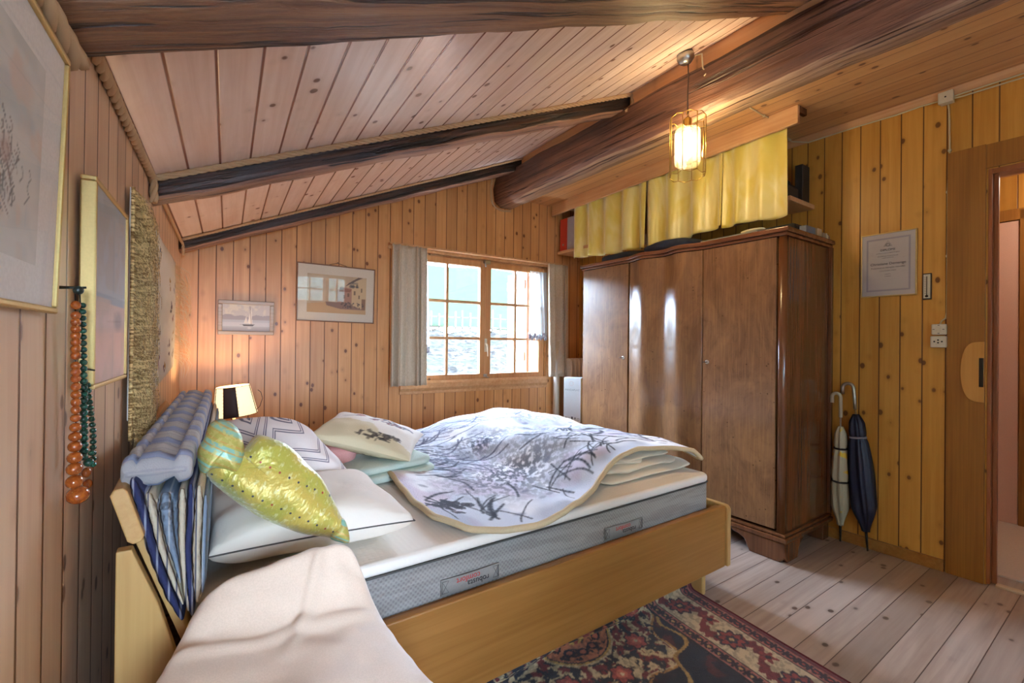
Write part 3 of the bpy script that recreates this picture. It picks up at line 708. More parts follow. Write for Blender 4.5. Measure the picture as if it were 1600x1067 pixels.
def layer(name, prof, w, w2, mat, lab, y0=1.232, y1=2.79):
    """hanging fold: profile points (x,z) in the plane of its near end, given a puffy thickness"""
    n = len(prof); P = [Vector((p[0], 0, p[1])) for p in prof]; mb = MB(); rows = []
    def cr(t):
        f = t*(n-1); i = min(int(f), n-2); g = f-i; a, b, c_, d = P[max(i-1, 0)], P[i], P[i+1], P[min(i+2, n-1)]
        return .5*((2*b)+(c_-a)*g+(2*a-5*b+4*c_-d)*g*g+(3*b-a-3*c_+d)*g**3)
    N = 46; loop = []
    for i in range(N+1):
        t = i/N; p = cr(t); d = (cr(min(1, t+.02))-cr(max(0, t-.02))).normalized(); nn = Vector((-d.z, 0, d.x))
        k = lerp(w, w2, t)/2*(.72+.28*abs(math.sin(math.pi*i/5.1))**.5)*min(1, .35+4*t, .35+4*(1-t)); loop.append((p, nn, k))
    ring = [p+nn*k for p, nn, k in loop]+[p-nn*k for p, nn, k in loop[::-1]]; m = len(ring)
    ys = [y0+.010, y0+.003, y0, y0]+[y0]  # rounded near edge
    cols = []
    for j, (yy, sc) in enumerate([(y0, .55), (y0+.004, .85), (y0+.014, 1.), (lerp(y0, y1, .33), 1.), (lerp(y0, y1, .66), 1.), (y1, 1.)]):
        for i, q in enumerate(ring):
            c0 = loop[i][0] if i <= N else loop[m-1-i][0]
            v = c0+(q-c0)*sc; mb.v.append((v.x, yy, v.z))
    J = 6
    mb.f += [(j*m+i, j*m+(i+1) % m, (j+1)*m+(i+1) % m, (j+1)*m+i) for j in range(J-1) for i in range(m)]; mb.sm += [True]*((J-1)*m)
    for i in range(N): mb.f.append((i, i+1, m-2-i, m-1-i)); mb.sm.append(True)
    return part(name, mb, mat, ft, label=lab)
def pl_(pts, k=1.25):
    return [(lambda q: (q[0], q[2]))(LY(u, v, k)) for u, v in pts]
layer('fold', pl_([(209, 745), (224, 790), (240, 850), (260, 905), (286, 962)]), .030, .024, navy, 'navy edge fold against the headboard')
layer('fold', pl_([(233, 766), (242, 800), (254, 850), (270, 895), (287, 938)]), .030, .012, cream, 'cream fold with fine lines')
layer('fold', pl_([(260, 766), (262, 800), (268, 840), (276, 870), (283, 905)]), .046, .006, sky_, 'pale blue inner fold')
layer('fold', pl_([(286, 760), (286, 800), (286, 850), (290, 900), (295, 948)]), .026, .012, cream, 'cream fold with fine lines')
layer('fold', pl_([(299, 752), (299, 800), (295, 850), (297, 900), (301, 955)]), .020, .022, navy, 'navy middle fold')
layer('fold', pl_([(312, 755), (311, 800), (308, 850), (309, 890), (309, 935)]), .026, .026, cream, 'cream fold beside the pillow')
layer('fold', pl_([(322, 770), (321, 800), (319, 850), (318, 890), (317, 920)]), .014, .012, sky_, 'pale blue inner edge')

# pillows
wl = Mat('white_linen'); x, y, z = wl.coords(); wn = wl.noise(wl.vec(x, y, z), 14., 3.); wn2 = wl.noise(wl.vec(x, y, z), 600., 2.)
wl.color(hexc('E4DACA')).set(Roughness=.9).bump(wn*.9+wn2*.1, .35, .02)
mb = pillow(MB(), (.295, 1.635, .632), (.27, .0, -.012), (-.005, .29, .0), .098, 64, .05, .016, 9., pw=.33, under=.85)
def edge_line(c, ax, ay, pinch, n=24):
    c, ax, ay = Vector(c), Vector(ax), Vector(ay); out = []
    for side in range(4):
        for i in range(n):
            q = -1+2*i/n; u, v = ((q, -1), (1, q), (-q, 1), (-1, -q))[side]
            out.append(c+ax*(u*(1-pinch*(1-v*v)))+ay*(v*(1-pinch*(1-u*u))))
    return out
wp = thing('white_pillow', 'plain white pillow with dark edge stitching under the lime cushion', 'pillow', (.295, 1.635, .56), 'R')
part('pillow_case', mb, wl.mat, wp)
part('edge_stitching', MB().tube([q+Vector((0, 0, .001)) for q in edge_line((.295, 1.635, .632), (.27, .0, -.012), (-.005, .29, .0), .05)], .0022, 5, closed=True), plain('dark_thread', hexc('5A5450'), .9), wp)
# zigzag pillow
zm = Mat('zigzag_print'); x, y, z = zm.coords(rotz=.0)
zz = ((x*.8+z*.5)/.12-zm.noise(zm.vec(x, y, z), 5., 1.)*.5).fract(); zz = (zz-.5).abs()*.13; zq = (z*.75-x*.55+zz+zm.noise(zm.vec(x, y, z), 9., 1.)*.012)/.042; zi = zm.white(zq.floor()); zf = zq.fract()
zl = (zf-.5).abs().ramp(.09, .03)*zi.gt(.25)+((zf-.72).abs().ramp(.07, .03)*zi.gt(.5)); wn = zm.noise(zm.vec(x, y, z), 16., 3.)
zm.color(zm.mix(zl, hexc('DCCFC8'), hexc('6E6670'))).set(Roughness=.9).bump(wn, .3, .02)
op = [(318, 690), (335, 664), (370, 656), (425, 656), (460, 664), (485, 682), (512, 708), (535, 735), (556, 765), (530, 785), (450, 778), (380, 750), (335, 725)]
single('zigzag_pillow', inflate(MB(), [RY(u, v, 1.98-.0011*(v-656)) for u, v in op], .13, (.25, -.8, .5), wr=.01, back=.7), zm.mat, 'white pillow with grey zigzag print slumped behind the lime cushion', 'pillow', (.3, 1.98, .6), 'R')
# lime cushion with a folded-over corner
lm = Mat('lime_brocade'); x, y, z = lm.coords()
a_ = x*.83-z*.56; b_ = x*.56+z*.83
n1 = lm.noise(lm.vec(x*9., y*9., z*9.), 1., 4., .6, .6); n2 = lm.noise(lm.vec(a_*110., y*60., b_*60.), 1., 2.)
colr = lm.mix(n1.ramp(.40, .62), hexc('B2AC48'), hexc('C8B052')); colr = lm.mix(n2.ramp(.56, .7)*.6, colr, hexc('E0DFA0'))
av = (a_/.026).fract()-.5; bv = (b_/.074).fract()-.5
dd = ((av*.026)*(av*.026)+(bv*.074)*(bv*.074)).sqrt(); sq = dd.ramp(.0034, .0022)
rr = lm.white((a_/.026).floor()+(b_/.074).floor()*17.); colr = lm.mix(sq, colr, lm.mix(rr.gt(.3), hexc('A04030'), hexc('3A3A48')))
lm.color(colr).set(Roughness=.42, Metallic=.15, Sheen_Weight=.3).bump(n1*1.2+n2*.25, .6, .02)
cu = thing('lime_cushion', 'shiny lime and gold cushion with one corner folded over beside the striped futon', 'cushion', (.2, 1.45, .6), 'R')
def GP(u, v): return RY(u, v, 1.46-.0006*(v-640))
body = [(541, 842), (500, 838), (452, 828), (408, 808), (370, 785), (342, 762), (320, 738), (308, 706), (322, 690), (356, 690), (378, 702), (400, 680), (430, 688), (462, 708), (490, 738), (515, 772), (530, 806)]
part('cover', inflate(MB(), [GP(u, v) for u, v in body], .080, (.1, -.9, .3), wr=.020, ws=11., pw=.42, n=180, rings=26), lm.mat, cu)
tm = Mat('turquoise_band'); x, y, z = tm.coords(); q = (x*.5+z*.85)
n1 = tm.noise(tm.vec(x, y, z), 26., 3.); n3 = tm.noise(tm.vec(x, y, z), 90., 2.)
cc = tm.mix((q/.05).fract().ramp(.45, .6), hexc('B4AC58'), hexc('8EBCA4')); cc = tm.mix((q/.016).fract().ramp(.7, .8)*.8, cc, hexc('C49A50')); cc = tm.mix(n3.ramp(.52, .6)*.7, cc, hexc('C8BC70'))
tm.color(cc).set(Roughness=.42, Metallic=.15).bump(n1+n3*.3, .4, .01)
cap = [(307, 724), (306, 700), (316, 682), (322, 662), (336, 653), (352, 655), (366, 666), (375, 686), (377, 706), (371, 726), (362, 738), (350, 734), (340, 730), (328, 728), (313, 738)]
part('folded_corner', inflate(MB(), [GP(u, v)+Vector((.004, -.052, .004)) for u, v in cap], .042, (.1, -.9, .3), wr=.008, ws=16., n=90, rings=10), tm.mat, cu, label='folded-over turquoise bordered corner')
tip = [(541, 844), (522, 842), (512, 836), (520, 820), (530, 806), (538, 818)]
part('tip', inflate(MB(), [GP(u, v)+Vector((.0, -.03, .004)) for u, v in tip], .02, (.1, -.9, .3), n=40, rings=6), tm.mat, cu, label='turquoise and gold corner tip')

# towels and embroidered cushion
tw = plain('mint_terry', hexc('C4D2C4'), .95, bump=.9, bscale=260)
t1 = thing('folded_towels', 'folded pale mint towels under the embroidered cushion', 'towels', (.75, 2.1, .56), 'R')
part('towel', MB().superell((.745, 2.10, .584), .19, .16, .023, .6, .3, 48, 12, .008, 9., .12, (.02, 0)), tw, t1)
part('towel', MB().superell((.735, 2.11, .622), .185, .15, .022, .6, .3, 48, 12, .008, 9., .1, (.03, 0)), tw, t1)
single('pink_cloth', MB().superell((.53, 2.2, .66), .1, .09, .045, .7, .6, 32, 12, .01, 9.), plain('pink_fleece', hexc('D89A92'), .95, bump=.6), 'crumpled pink cloth peeping from under the embroidered cushion', 'cloth', (.53, 2.2, .62), 'R')
cv_ = Canvas(90, 90, 'E6DFD2'); cv_.poly([(0, 0), (1, 0), (1, .14), (.6, .26), (.45, .45), (0, .5)], 'D2C49C', .9)
rs = random.Random(3)
def blot(cx_, cy_, n, r, cols):
    for i in range(n):
        a, q = rs.random()*6.3, rs.random()**.6*r
        cv_.ell(cx_+math.cos(a)*q*1.6, cy_+math.sin(a)*q*.6, rs.uniform(.01, .03), rs.uniform(.008, .018), rs.choice(cols), .9)
dk = ['4A423C', '5E5248', '38322E', '6A6052']
blot(.58, .16, 60, .12, dk); blot(.75, .22, 40, .07, dk); blot(.62, .62, 70, .13, ['4A464A', '6A6468', '7E7A80', '8A4A48']); blot(.2, .66, 26, .06, ['5A5244', '48423A']); blot(.35, .84, 40, .08, ['6E6860', '56524C'])
blot(.6, .88, 30, .06, ['6A6A6E', '58585C']); cv_.ell(.3, .72, .05, .03, 'A85A48'); blot(.85, .66, 24, .05, ['8A8A88', '6E7A80'])
Lc, Nc, Rc, Fc = Vector((.405, 2.13, .765)), Vector((.79, 1.93, .655)), Vector((1.0, 2.3, .68)), Vector((.63, 2.47, .80))
cen = (Lc+Nc+Rc+Fc)/4; ax = (Nc+Rc-Lc-Fc)/4; ay = (Fc+Rc-Lc-Nc)/4
emb = MB()
pillow(emb, cen, ax*1.05, ay*1.05, .07, 60, .06, .008, 12., cv_, .45, under=.9)
single('embroidered_cushion', emb, painted('embroidered_linen', .9, .4), 'cream cushion embroidered with dark leaves lying on mint towels', 'cushion', tuple(cen), 'R')

# folded bedclothes at the foot and the printed blanket
cl = Mat('cream_cotton'); x, y, z = cl.coords(); n1 = cl.noise(cl.vec(x, y*1., z*2.), 9., 3.); cl.color(hexc('DCD0B8')).set(Roughness=.9, Sheen_Weight=.2).bump(n1, .35, .03)
d1_ = thing('folded_duvet', 'cream duvet folded in thick layers at the foot end under the blanket', 'duvet', (1.75, 1.75, .56), 'R')
part('layer', MB().superell((1.76, 1.74, .576), .355, .37, .020, .8, .25, 80, 14, .016, 10.), cl.mat, d1_)
part('layer', MB().superell((1.745, 1.75, .606), .30, .355, .022, .8, .3, 80, 14, .018, 10., .03, (-.02, 0)), cl.mat, d1_)
part('layer', MB().superell((1.66, 1.72, .628), .17, .29, .018, .9, .4, 80, 14, .016, 11., -.08, (-.03, 0)), cl.mat, d1_)
part('layer', MB().superell((1.80, 1.76, .636), .22, .33, .022, .9, .35, 80, 14, .016, 10., .02, (.01, 0)), cl.mat, d1_)
cb = Canvas(300, 240, 'D8DEE8'); n_ = cb.noise(9, 7, .4, .65, 1); cb.put(n_, 'F8F8FA', .9); cb.put(cb.noise(7, 6, .52, .66, 5), 'B4BCCC', .7)
cb.put(cb.noise(8, 6, .56, .68, 9), 'CDB8CC', .5)
body_ = np.clip(1.25-np.sqrt(((cb.X-.42)/.3)**2+((cb.Y-.33)/.2)**2), 0, 1)*cb.noise(90, 75, .36, .56, 2); cb.put(body_, '343848', .9)
body_ = np.clip(1.2-np.sqrt(((cb.X-.46)/.17)**2+((cb.Y-.62)/.1)**2), 0, 1)*cb.noise(90, 75, .34, .54, 3); cb.put(body_, '262C40', .95)
body_ = np.clip(1.2-np.sqrt(((cb.X-.75)/.2)**2+((cb.Y-.5)/.16)**2), 0, 1)*cb.noise(80, 70, .38, .56, 4); cb.put(body_, '4A566E', .85)
body_ = np.clip(1.2-np.sqrt(((cb.X-.2)/.16)**2+((cb.Y-.62)/.2)**2), 0, 1)*cb.noise(80, 70, .42, .58, 14); cb.put(body_, '5A5E74', .8)
body_ = np.clip(1.2-np.sqrt(((cb.X-.85)/.16)**2+((cb.Y-.82)/.14)**2), 0, 1)*cb.noise(80, 70, .42, .58, 15); cb.put(body_, '5E6880', .8)
rs = random.Random(11)
def blades(n, x0, x1, y0, y1, ang, ln, wd, col, curv=.6):
    for i in range(n):
        x_, y_ = rs.uniform(x0, x1), rs.uniform(y0, y1); a = ang+rs.uniform(-.5, .5); p = [(x_, y_)]; L = ln*rs.uniform(.5, 1.2); c_ = rs.uniform(-curv, curv)
        for k in range(6): a += c_/6*2; p.append((p[-1][0]+math.cos(a)*L/6, p[-1][1]+math.sin(a)*L/6))
        cb.line(p, wd*rs.uniform(.6, 1.3), col, .85, 1.)
blades(46, .05, .95, .02, .16, 1.5, .13, .0035, '1E2230'); blades(34, .6, .98, .08, .4, 2.3, .14, .004, '1E2230'); blades(26, .05, .4, .5, .8, -.4, .2, .0035, '4A4A62')
blades(22, .6, .98, .78, .96, .2, .12, .0035, '4C5064'); blades(30, .1, .6, .8, .95, 0, .2, .003, '6A6C82'); blades(24, .02, .2, .35, .75, -.2, .14, .0045, '262A3A')
blades(10, .66, .8, .2, .46, 1.0, .26, .006, '1A1E2C')
for i in range(26): cb.ell(.14+rs.gauss(0, .03), .13+rs.gauss(0, .025), .012, .012, '34343E', .9)
for i in range(40): cb.ell(rs.uniform(.05, .95), rs.uniform(.05, .95), .02, .012, '5C6076', .5, .5)
def blank(s, t):
    """s head->foot, t near->far"""
    near = [(.675, 1.56, 0), (.67, 1.408, 0), (.727, 1.289, 0), (.824, 1.218, 0), (.936, 1.19, 0), (1.07, 1.214, 0), (1.189, 1.258, .005), (1.342, 1.328, .025), (1.50, 1.403, .06), (1.64, 1.45, .088), (1.77, 1.455, .10), (1.92, 1.39, .098), (2.02, 1.335, .085), (2.085, 1.33, .06)]
    f = s*(len(near)-1); i = min(int(f), len(near)-2); g = f-i; pass
    x0, y0, h0 = (lerp(near[i][q_], near[i+1][q_], g) for q_ in range(3))
    xf, yf = lerp(.72, 2.11, s), 2.74
    k = t**1.05; x_, y_ = lerp(x0, xf, lerp(sm(0, .5, t), t, sm(.15, .5, s))), lerp(y0, yf, k)
    z_ = .568+.008*mn.noise(Vector((x_*9, y_*9, 0)))+.016*mn.noise(Vector((x_*4, y_*4, 2)))
    foot = sm(1.20, 1.58, x_)*(1-.62*sm(1.95, 2.25, y_)); z_ += lerp(h0, .102*foot, sm(0, .12, t))
    z_ += .05*sm(2.0, 2.5, y_)*sm(1.0, 1.5, x_)*(1-.6*sm(1.75, 2.1, x_))+.028*sm(1.7, 2.5, y_)
    z_ += .02*math.sin(x_*7+y_*5)*sm(1.5, 1.8, y_)*.6-.035*sm(2.0, 2.11, x_)*foot
    z_ = max(z_, .566); edge = min(t/.02, 1)
    return (x_, y_, z_+.012)
bk = thing('printed_blanket', 'fleecy grey and white blanket with a dark grass and animal print spread over the bed', 'blanket', (1.4, 2.0, .56), 'R')
fl_ = painted('fleece_print', .95, 1., 190.)
part('fleece', MB().grid(blank, 300, 240, canvas=cb), fl_, bk, solid=.014)
edge = [Vector(blank(i/80, 0)) for i in range(81)]+[Vector(blank(1, i/60)) for i in range(1, 61)]
edge = [Vector(blank(0, 1-i/60)) for i in range(60)]+edge
edge = [e_+Vector((0, 0, -.002)) for e_ in edge]
part('binding', MB().tube(edge, .0115, 8), plain('beige_binding', hexc('C9B48E'), .9, bump=.6), bk, label='beige bound edge')

# fleece throw over a low chair beside the bed
tf = Mat('oat_fleece'); x, y, z = tf.coords(); n1 = tf.noise(tf.vec(x, y, z), 340., 2.); tf.color(tf.mix(n1.ramp(.35, .65)*.5, hexc('DCC6B0'), hexc('CEB8A0'))).set(Roughness=.95, Sheen_Weight=.4).bump(n1, .2, .001)
th = thing('fleece_throw', 'oatmeal fleece throw draped over a low chair beside the bed', 'throw', (.2, .95, .5), 'R')
V = Vector
net = [
 [V((-.02, 1.15, .40)), V((.03, 1.165, .42)), V((.12, 1.17, .42)), V((.22, 1.17, .42)), V((.31, 1.165, .42)), V((.37, 1.14, .40))],
[V((-.015, 1.145, .49)), V((.04, 1.160, .54)), V((.12, 1.165, .56)), V((.225, 1.165, .57)), V((.308, 1.160, .55)), V((.365, 1.135, .48))],
 [V((-.01, 1.14, .56)), V((.045, 1.150, .628)), V((.12, 1.155, .652)), V((.23, 1.155, .664)), V((.305, 1.150, .643)), V((.36, 1.13, .54))],
 [V((-.015, 1.12, .585)), V((.040, 1.125, .665)), V((.12, 1.125, .683)), V((.245, 1.125, .694)), V((.318, 1.12, .662)), V((.368, 1.11, .50))],
 [V((-.03, 1.09, .55)), V((.015, 1.095, .640)), V((.11, 1.095, .645)), V((.235, 1.098, .655)), V((.334, 1.10, .600)), V((.385, 1.08, .44))],
 [V((-.055, 1.05, .52)), V((-.012, 1.05, .600)), V((.10, 1.045, .578)), V((.20, 1.045, .575)), V((.352, 1.05, .540)), V((.405, 1.04, .38))],
 [V((-.075, .97, .50)), V((-.04, .97, .595)), V((.10, .96, .567)), V((.24, .96, .560)), V((.37, .98, .515)), V((.425, .98, .34))],
 [V((-.10, .84, .48)), V((-.06, .84, .575)), V((.10, .83, .560)), V((.26, .83, .550)), V((.40, .86, .49)), V((.455, .88, .30))],
 [V((-.11, .70, .46)), V((-.07, .69, .545)), V((.10, .68, .54)), V((.28, .68, .53)), V((.42, .72, .46)), V((.47, .74, .27))],
 [V((-.11, .62, .30)), V((-.06, .60, .36)), V((.10, .59, .36)), V((.28, .59, .36)), V((.42, .62, .34)), V((.47, .66, .22))]]
def thf(s, t):
    p = catmull_grid(net, s, t)
    d = abs((p.x-.245)+(1.125-p.y)*.62)          # long diagonal crease from the back corner
    p.z += .020*math.exp(-(d/.012)**2)*sm(.95, 1.07, p.y)*(1-sm(1.1, 1.13, p.y))
    p.z += .010*math.exp(-((p.y-1.035-.05*(p.x-.15))/.012)**2)*sm(-.06, .0, p.x)*(1-sm(.3, .36, p.x))
    return p+mn.noise_vector(p*11)*.006+mn.noise_vector(p*26)*.003
part('cloth', MB().grid(thf, 90, 110), tf.mat, th, solid=.006)
ch = thing('low_chair', 'low wooden chair hidden under the oatmeal fleece throw', 'chair', (.17, .9, 0), 'R')
part('seat', MB().box(-.03, .34, .68, 1.08, .40, .44), M['bedwood'], ch, bevel=.01)
part('backrest', MB().box(.05, .29, 1.12, 1.145, .44, .62), M['bedwood'], ch, bevel=.01)
for x_ in (-.02, .29):
    for y_ in (.7, 1.04): part('leg', MB().box(x_, x_+.035, y_, y_+.035, 0, .4), M['bedwood_up'], ch, bevel=.004)

# ================================================================== wardrobe and what is on and over it (partition frame)
bm = Mat('burl_veneer'); x, y, z = bm.coords()
n1 = bm.noise(bm.vec(y*2.4, z*1.1, x), 2., 5., .62, 1.6); n2 = bm.noise(bm.vec(y*16, z*9, x*8), 1., 5., .7, 1.2); n3 = bm.noise(bm.vec(y*120., z*5., x*60.), 1., 3.)
d_, r_ = bm.voro(bm.vec(y, z, x*.3), 26.); eyes = d_.ramp(.16, .05)*r_.gt(.72)
cc = bm.mix(n1.ramp(.30, .72), hexc('866040'), hexc('6C4A32')); cc = bm.mix(n2.ramp(.5, .75)*.45, cc, hexc('523626')); cc = bm.mix(n3.ramp(.45, .7)*.25, cc, hexc('A87C4C')); cc = bm.mix(eyes*.7, cc, hexc('3A2214'))
bm.color(cc).set(Roughness=.25, Specular_IOR_Level=.55).bump(n3, .03, .002)
BURL = bm.mat
X0, WY0, W1, W2, W3 = 2.64, 1.19, 1.685, 2.275, 2.775
wb = thing('wardrobe', 'large three-door walnut burl wardrobe with a bowed middle door', 'wardrobe', (2.95, 1.98, 0), 'R')
XB = WR-.022
part('body', MB().box(X0+.035, XB, WY0+.006, W3-.006, .15, 1.79), M['nut'], wb, bevel=.006)
part('corner_post', MB().tube([(X0+.028, WY0+.026, .152), (X0+.028, WY0+.026, 1.79)], .026, 16), M['nut'], wb)
part('back_post', MB().box(XB-.03, XB, WY0-.012, WY0+.006, .155, 1.79), M['nut'], wb, bevel=.003)
def bow(y):
    s = (y-W1)/(W2-W1); return .024-.020*math.cos(4*math.pi*s) if 0 <= s <= 1 else 0.
def door(lab, y0, y1, bowed=False):
    pts = [(X0-(bow(y_) if bowed else 0), y_) for y_ in np.linspace(y0, y1, 41 if bowed else 2)]
    return part('door', MB().prism([(X0+.034, y0)]+pts+[(X0+.034, y1)], 'z', .165, 1.785, bowed), BURL, wb, label=lab, bevel=.003)
dr = door('flat door beside the umbrellas', WY0+.05, W1-.002); dm = door('double-bowed middle door', W1+.002, W2, True); dl_ = door('flat door towards the window', W2+.018, W3-.004)
def keyhole(d, y_, z_):
    k = MB().lathe([(.0, 0), (.013, .0), (.013, .002), (.009, .004)], (X0, y_, z_), 14, (-1, 0, 0))
    part('escutcheon', k, M['steel'], d)
    k = MB().tube([(X0, y_, z_), (X0-.022, y_, z_)], .003); k.tube([(X0-.03+.008*math.cos(a), y_+.011*math.sin(a), z_) for a in np.linspace(0, 6.2, 14)], .0022, 6)
    part('key', k, M['iron'], d)
keyhole(dr, W1-.035, 1.075); keyhole(dl_, W2+.06, 1.08)
def outline(off):
    p = [(X0-off, WY0-off)]; p += [(X0-off, y_) for y_ in (W1-.02,)]
    p += [(X0-off-bow(y_)*1.05, y_) for y_ in np.linspace(W1-.002, W2+.002, 41)]
    p += [(X0-off, W2+.02), (X0-off, W3+off), (XB, W3+off), (XB, WY0-off)]
    return p
c_ = MB().prism(outline(.008), 'z', 1.788, 1.806); c_.prism(outline(.020), 'z', 1.806, 1.832)
part('cornice', c_, wood('cornice_walnut', hexc('7A4C30'), hexc('5E361E'), 'x', 'y', knots=0, rough=.25), wb, bevel=.005, seg=3)
c_ = MB().box(X0-.012, XB, WY0-.012, W3+.012, .135, .152); c_.box(X0-.022, XB, WY0-.022, W3+.022, .108, .135)
part('plinth', c_, M['nut'], wb, bevel=.007, seg=3)
def foot(ya, yb, sgn):
    q = [(0, .107), (.30, .107), (.305, .094), (.285, .083), (.255, .078), (.225, .062), (.205, .02), (.195, 0), (.03, 0), (.008, .025), (.0, .06)]
    f_ = MB().prism([(ya+sgn*a, b) for a, b in q], 'x', X0-.016, X0+.02)
    q2 = [(0, .107), (.22, .107), (.215, .092), (.19, .078), (.165, .05), (.15, 0), (.03, 0), (.008, .025), (0, .06)]
    f_.prism([(X0-.016+a, b) for a, b in q2], 'y', ya, ya+sgn*.03)
    part('foot', f_, M['nut'], wb, bevel=.006)
foot(WY0-.016, 0, 1); foot(W3+.016, 0, -1)
for y_ in (WY0+.0, W3-.09): part('foot', MB().box(XB-.09, XB-.01, y_, y_+.09, 0, .107), M['nut'], wb, bevel=.006)

# things on top of the wardrobe
TZ = 1.8335
def top(name, lab, cat, box, mat, bev=.006, rot=0.):
    x0, x1, y0, y1, z1 = box
    return single(name, MB().box(x0, x1, y0, y1, TZ, z1), mat, lab, cat, ((x0+x1)/2, (y0+y1)/2, TZ), 'R', 'clutter on top of the wardrobe', bevel=bev)
dkb, gry, blu = plain('black_leatherette', hexc('1A1818'), .55), plain('grey_card', hexc('8A867E'), .7), plain('navy_bag', hexc('242A3A'), .8, bump=.8, bscale=60)
top('instrument_case', 'long black case lying on the wardrobe below the yellow curtain end', 'case', (2.86, 3.12, 1.24, 1.74, 1.905), dkb, .02)
top('flat_board', 'flat grey board on the front edge of the wardrobe top', 'board', (2.665, 2.82, 1.36, 1.72, 1.85), gry, .003)
top('grey_book', 'slate-grey book on the wardrobe corner nearest the diploma', 'book', (2.90, 3.02, 1.195, 1.235, 1.885), plain('slate_cover', hexc('6C7076'), .6), .004)
top('cardboard_box', 'small tan cardboard box beside the grey book on the wardrobe', 'box', (3.03, 3.095, 1.19, 1.25, 1.886), plain('tan_card', hexc('B0926A'), .8), .003)
top('paper_packet', 'flat brown packet next to the tan box on the wardrobe', 'packet', (3.1, 3.15, 1.19, 1.26, 1.87), plain('brown_packet', hexc('8A7458'), .8), .003)
for i, (x_, lab, col, h_) in enumerate(((3.165, 'little grey tin on the wardrobe', '9A9488', .035), (3.19, 'little cream bottle on the wardrobe', 'C8B890', .045), (3.213, 'little brown bottle at the wall end of the wardrobe top', '7A4E34', .04))):
    single('small_bottle' if i else 'small_tin', MB().lathe([(.011, 0), (.012, .002), (.012, h_*.65), (.006, h_*.8), (.006, h_)] if i else [(.012, 0), (.012, h_)], (x_, 1.205, TZ), 14), plain('container_%s' % 'abc'[i], hexc(col), .4), lab, 'bottle' if i else 'tin', (x_, 1.205, TZ), 'R', 'clutter on top of the wardrobe')
single('shoulder_bag', MB().superell((2.80, 2.02, TZ+.043), .13, .2, .043, .6, .5, 40, 12, .02, 9.), blu, 'slouched navy bag on the wardrobe under the middle yellow curtain', 'bag', (2.8, 2.02, TZ), 'R', 'clutter on top of the wardrobe')
single('crumpled_bag', MB().superell((2.84, 2.48, TZ+.037), .13, .2, .037, .6, .5, 40, 12, .02, 9.), plain('dark_bag', hexc('1C1A1E'), .8, bump=.6, bscale=60), 'dark crumpled bag on the wardrobe towards the window', 'bag', (2.84, 2.48, TZ), 'R', 'clutter on top of the wardrobe')
single('paper_scrap', MB().superell((2.70, 1.40, TZ+.026), .03, .07, .012, .7, .7, 20, 8, .006, 20.), plain('cream_paper', hexc('D8CCA8'), .8), 'scrap of cream paper on the wardrobe edge near its corner', 'paper', (2.7, 1.4, TZ), 'R', 'clutter on top of the wardrobe')

# shelf above, with curtains hung from a board on the ceiling
sh = single('wall_shelf', MB().box(2.925, WR-.002, 1.295, 3.44, 2.060, 2.088), M['trimwood'], 'long pine wall shelf behind the yellow curtains above the wardrobe', 'shelf', (3.0, 2.3, 2.06), 'R', bevel=.003)
pel = thing('curtain_pelmet', 'pine pelmet board under the flat ceiling carrying the yellow curtains', 'pelmet', (2.72, 2.4, 2.5))
part('board', MB().box(2.700, 2.722, 1.315, 3.60, 2.435, ZC), M['trimwood'], pel, bevel=.003)
part('board', MB().box(2.722, 2.80, 1.315, 1.335, 2.50, ZC), M['nut'], pel)
ym = Mat('yellow_satin'); x, y, z = ym.coords(); n1 = ym.noise(ym.vec(x*4, y*4, z*1.5), 1., 3., .6, 1.5)
ym.color(ym.mix(n1.ramp(.4, .6), hexc('DCC658'), hexc('E6D68C'))).set(Roughness=.36, Sheen_Weight=.6, Specular_IOR_Level=.7).bump(n1, .15, .02)
def satin(lab, ya, yb, zb0, zb1, folds, amp, ph, sharp=1.):
    xb = 2.757
    def fn(s, t):
        y_ = lerp(ya, yb, s); zt = 2.47; zb = lerp(zb0, zb1, s)+.006*math.sin(s*9+ph); z_ = lerp(zb, zt, t)
        k = amp*(1-.35*t); q = math.sin(2*math.pi*folds*s+ph+.5*math.sin(5*s+ph)); q = math.copysign(abs(q)**sharp, q)
        return (xb-k*q, y_+.010*math.sin(2*math.pi*folds*s+ph+1.3)*(1-t), z_)
    return single('yellow_curtain', MB().grid(fn, 130, 24), ym.mat, lab, 'curtain', (xb, (ya+yb)/2, 2.2), group='yellow satin curtains over the wardrobe', solid=.003)
def yl_(u, v): return LX(u, v, 2.735).y
satin('yellow satin curtain panel nearest the window, gathered in narrow pleats', yl_(1008, 380), yl_(894, 400), LX(1003, 388, 2.735).z, LX(894, 404, 2.735).z, 4.5, .034, .4, .8)
satin('middle yellow satin curtain panel behind the hanging lantern', yl_(1128, 354), yl_(1003, 385), LX(1124, 354, 2.735).z, LX(1006, 388, 2.735).z, 3.5, .030, 1.2, .8)
satin('widest yellow satin curtain panel, smooth and closest to the door', yl_(1226, 335), yl_(1125, 354), LX(1226, 336, 2.735).z, LX(1126, 354, 2.735).z, 2.5, .018, 2.6)
for u0, u1, lab, h_ in ((875, 885.5, 'red ring binder standing on the shelf by the yellow curtain', 'C03A28'), (886, 898, 'grey ring binder standing next to the red one', 'A8A2A4')):
    ya, yb = RX(u1, 360, 2.95).y, RX(u0, 360, 2.95).y
    b_ = thing('ring_binder', lab, 'binder', (3.0, (ya+yb)/2, 2.088), 'R', 'ring binders on the wall shelf')
    part('cover', MB().box(2.95, 3.2, ya+.002, yb-.002, 2.089, 2.405), plain('binder_%s' % h_, hexc(h_), .5), b_, bevel=.004)
    part('finger_hole', MB().lathe([(.011, 0), (.011, .002)], (2.95, (ya+yb)/2, 2.15), 14, (-1, 0, 0)), M['steel'], b_)
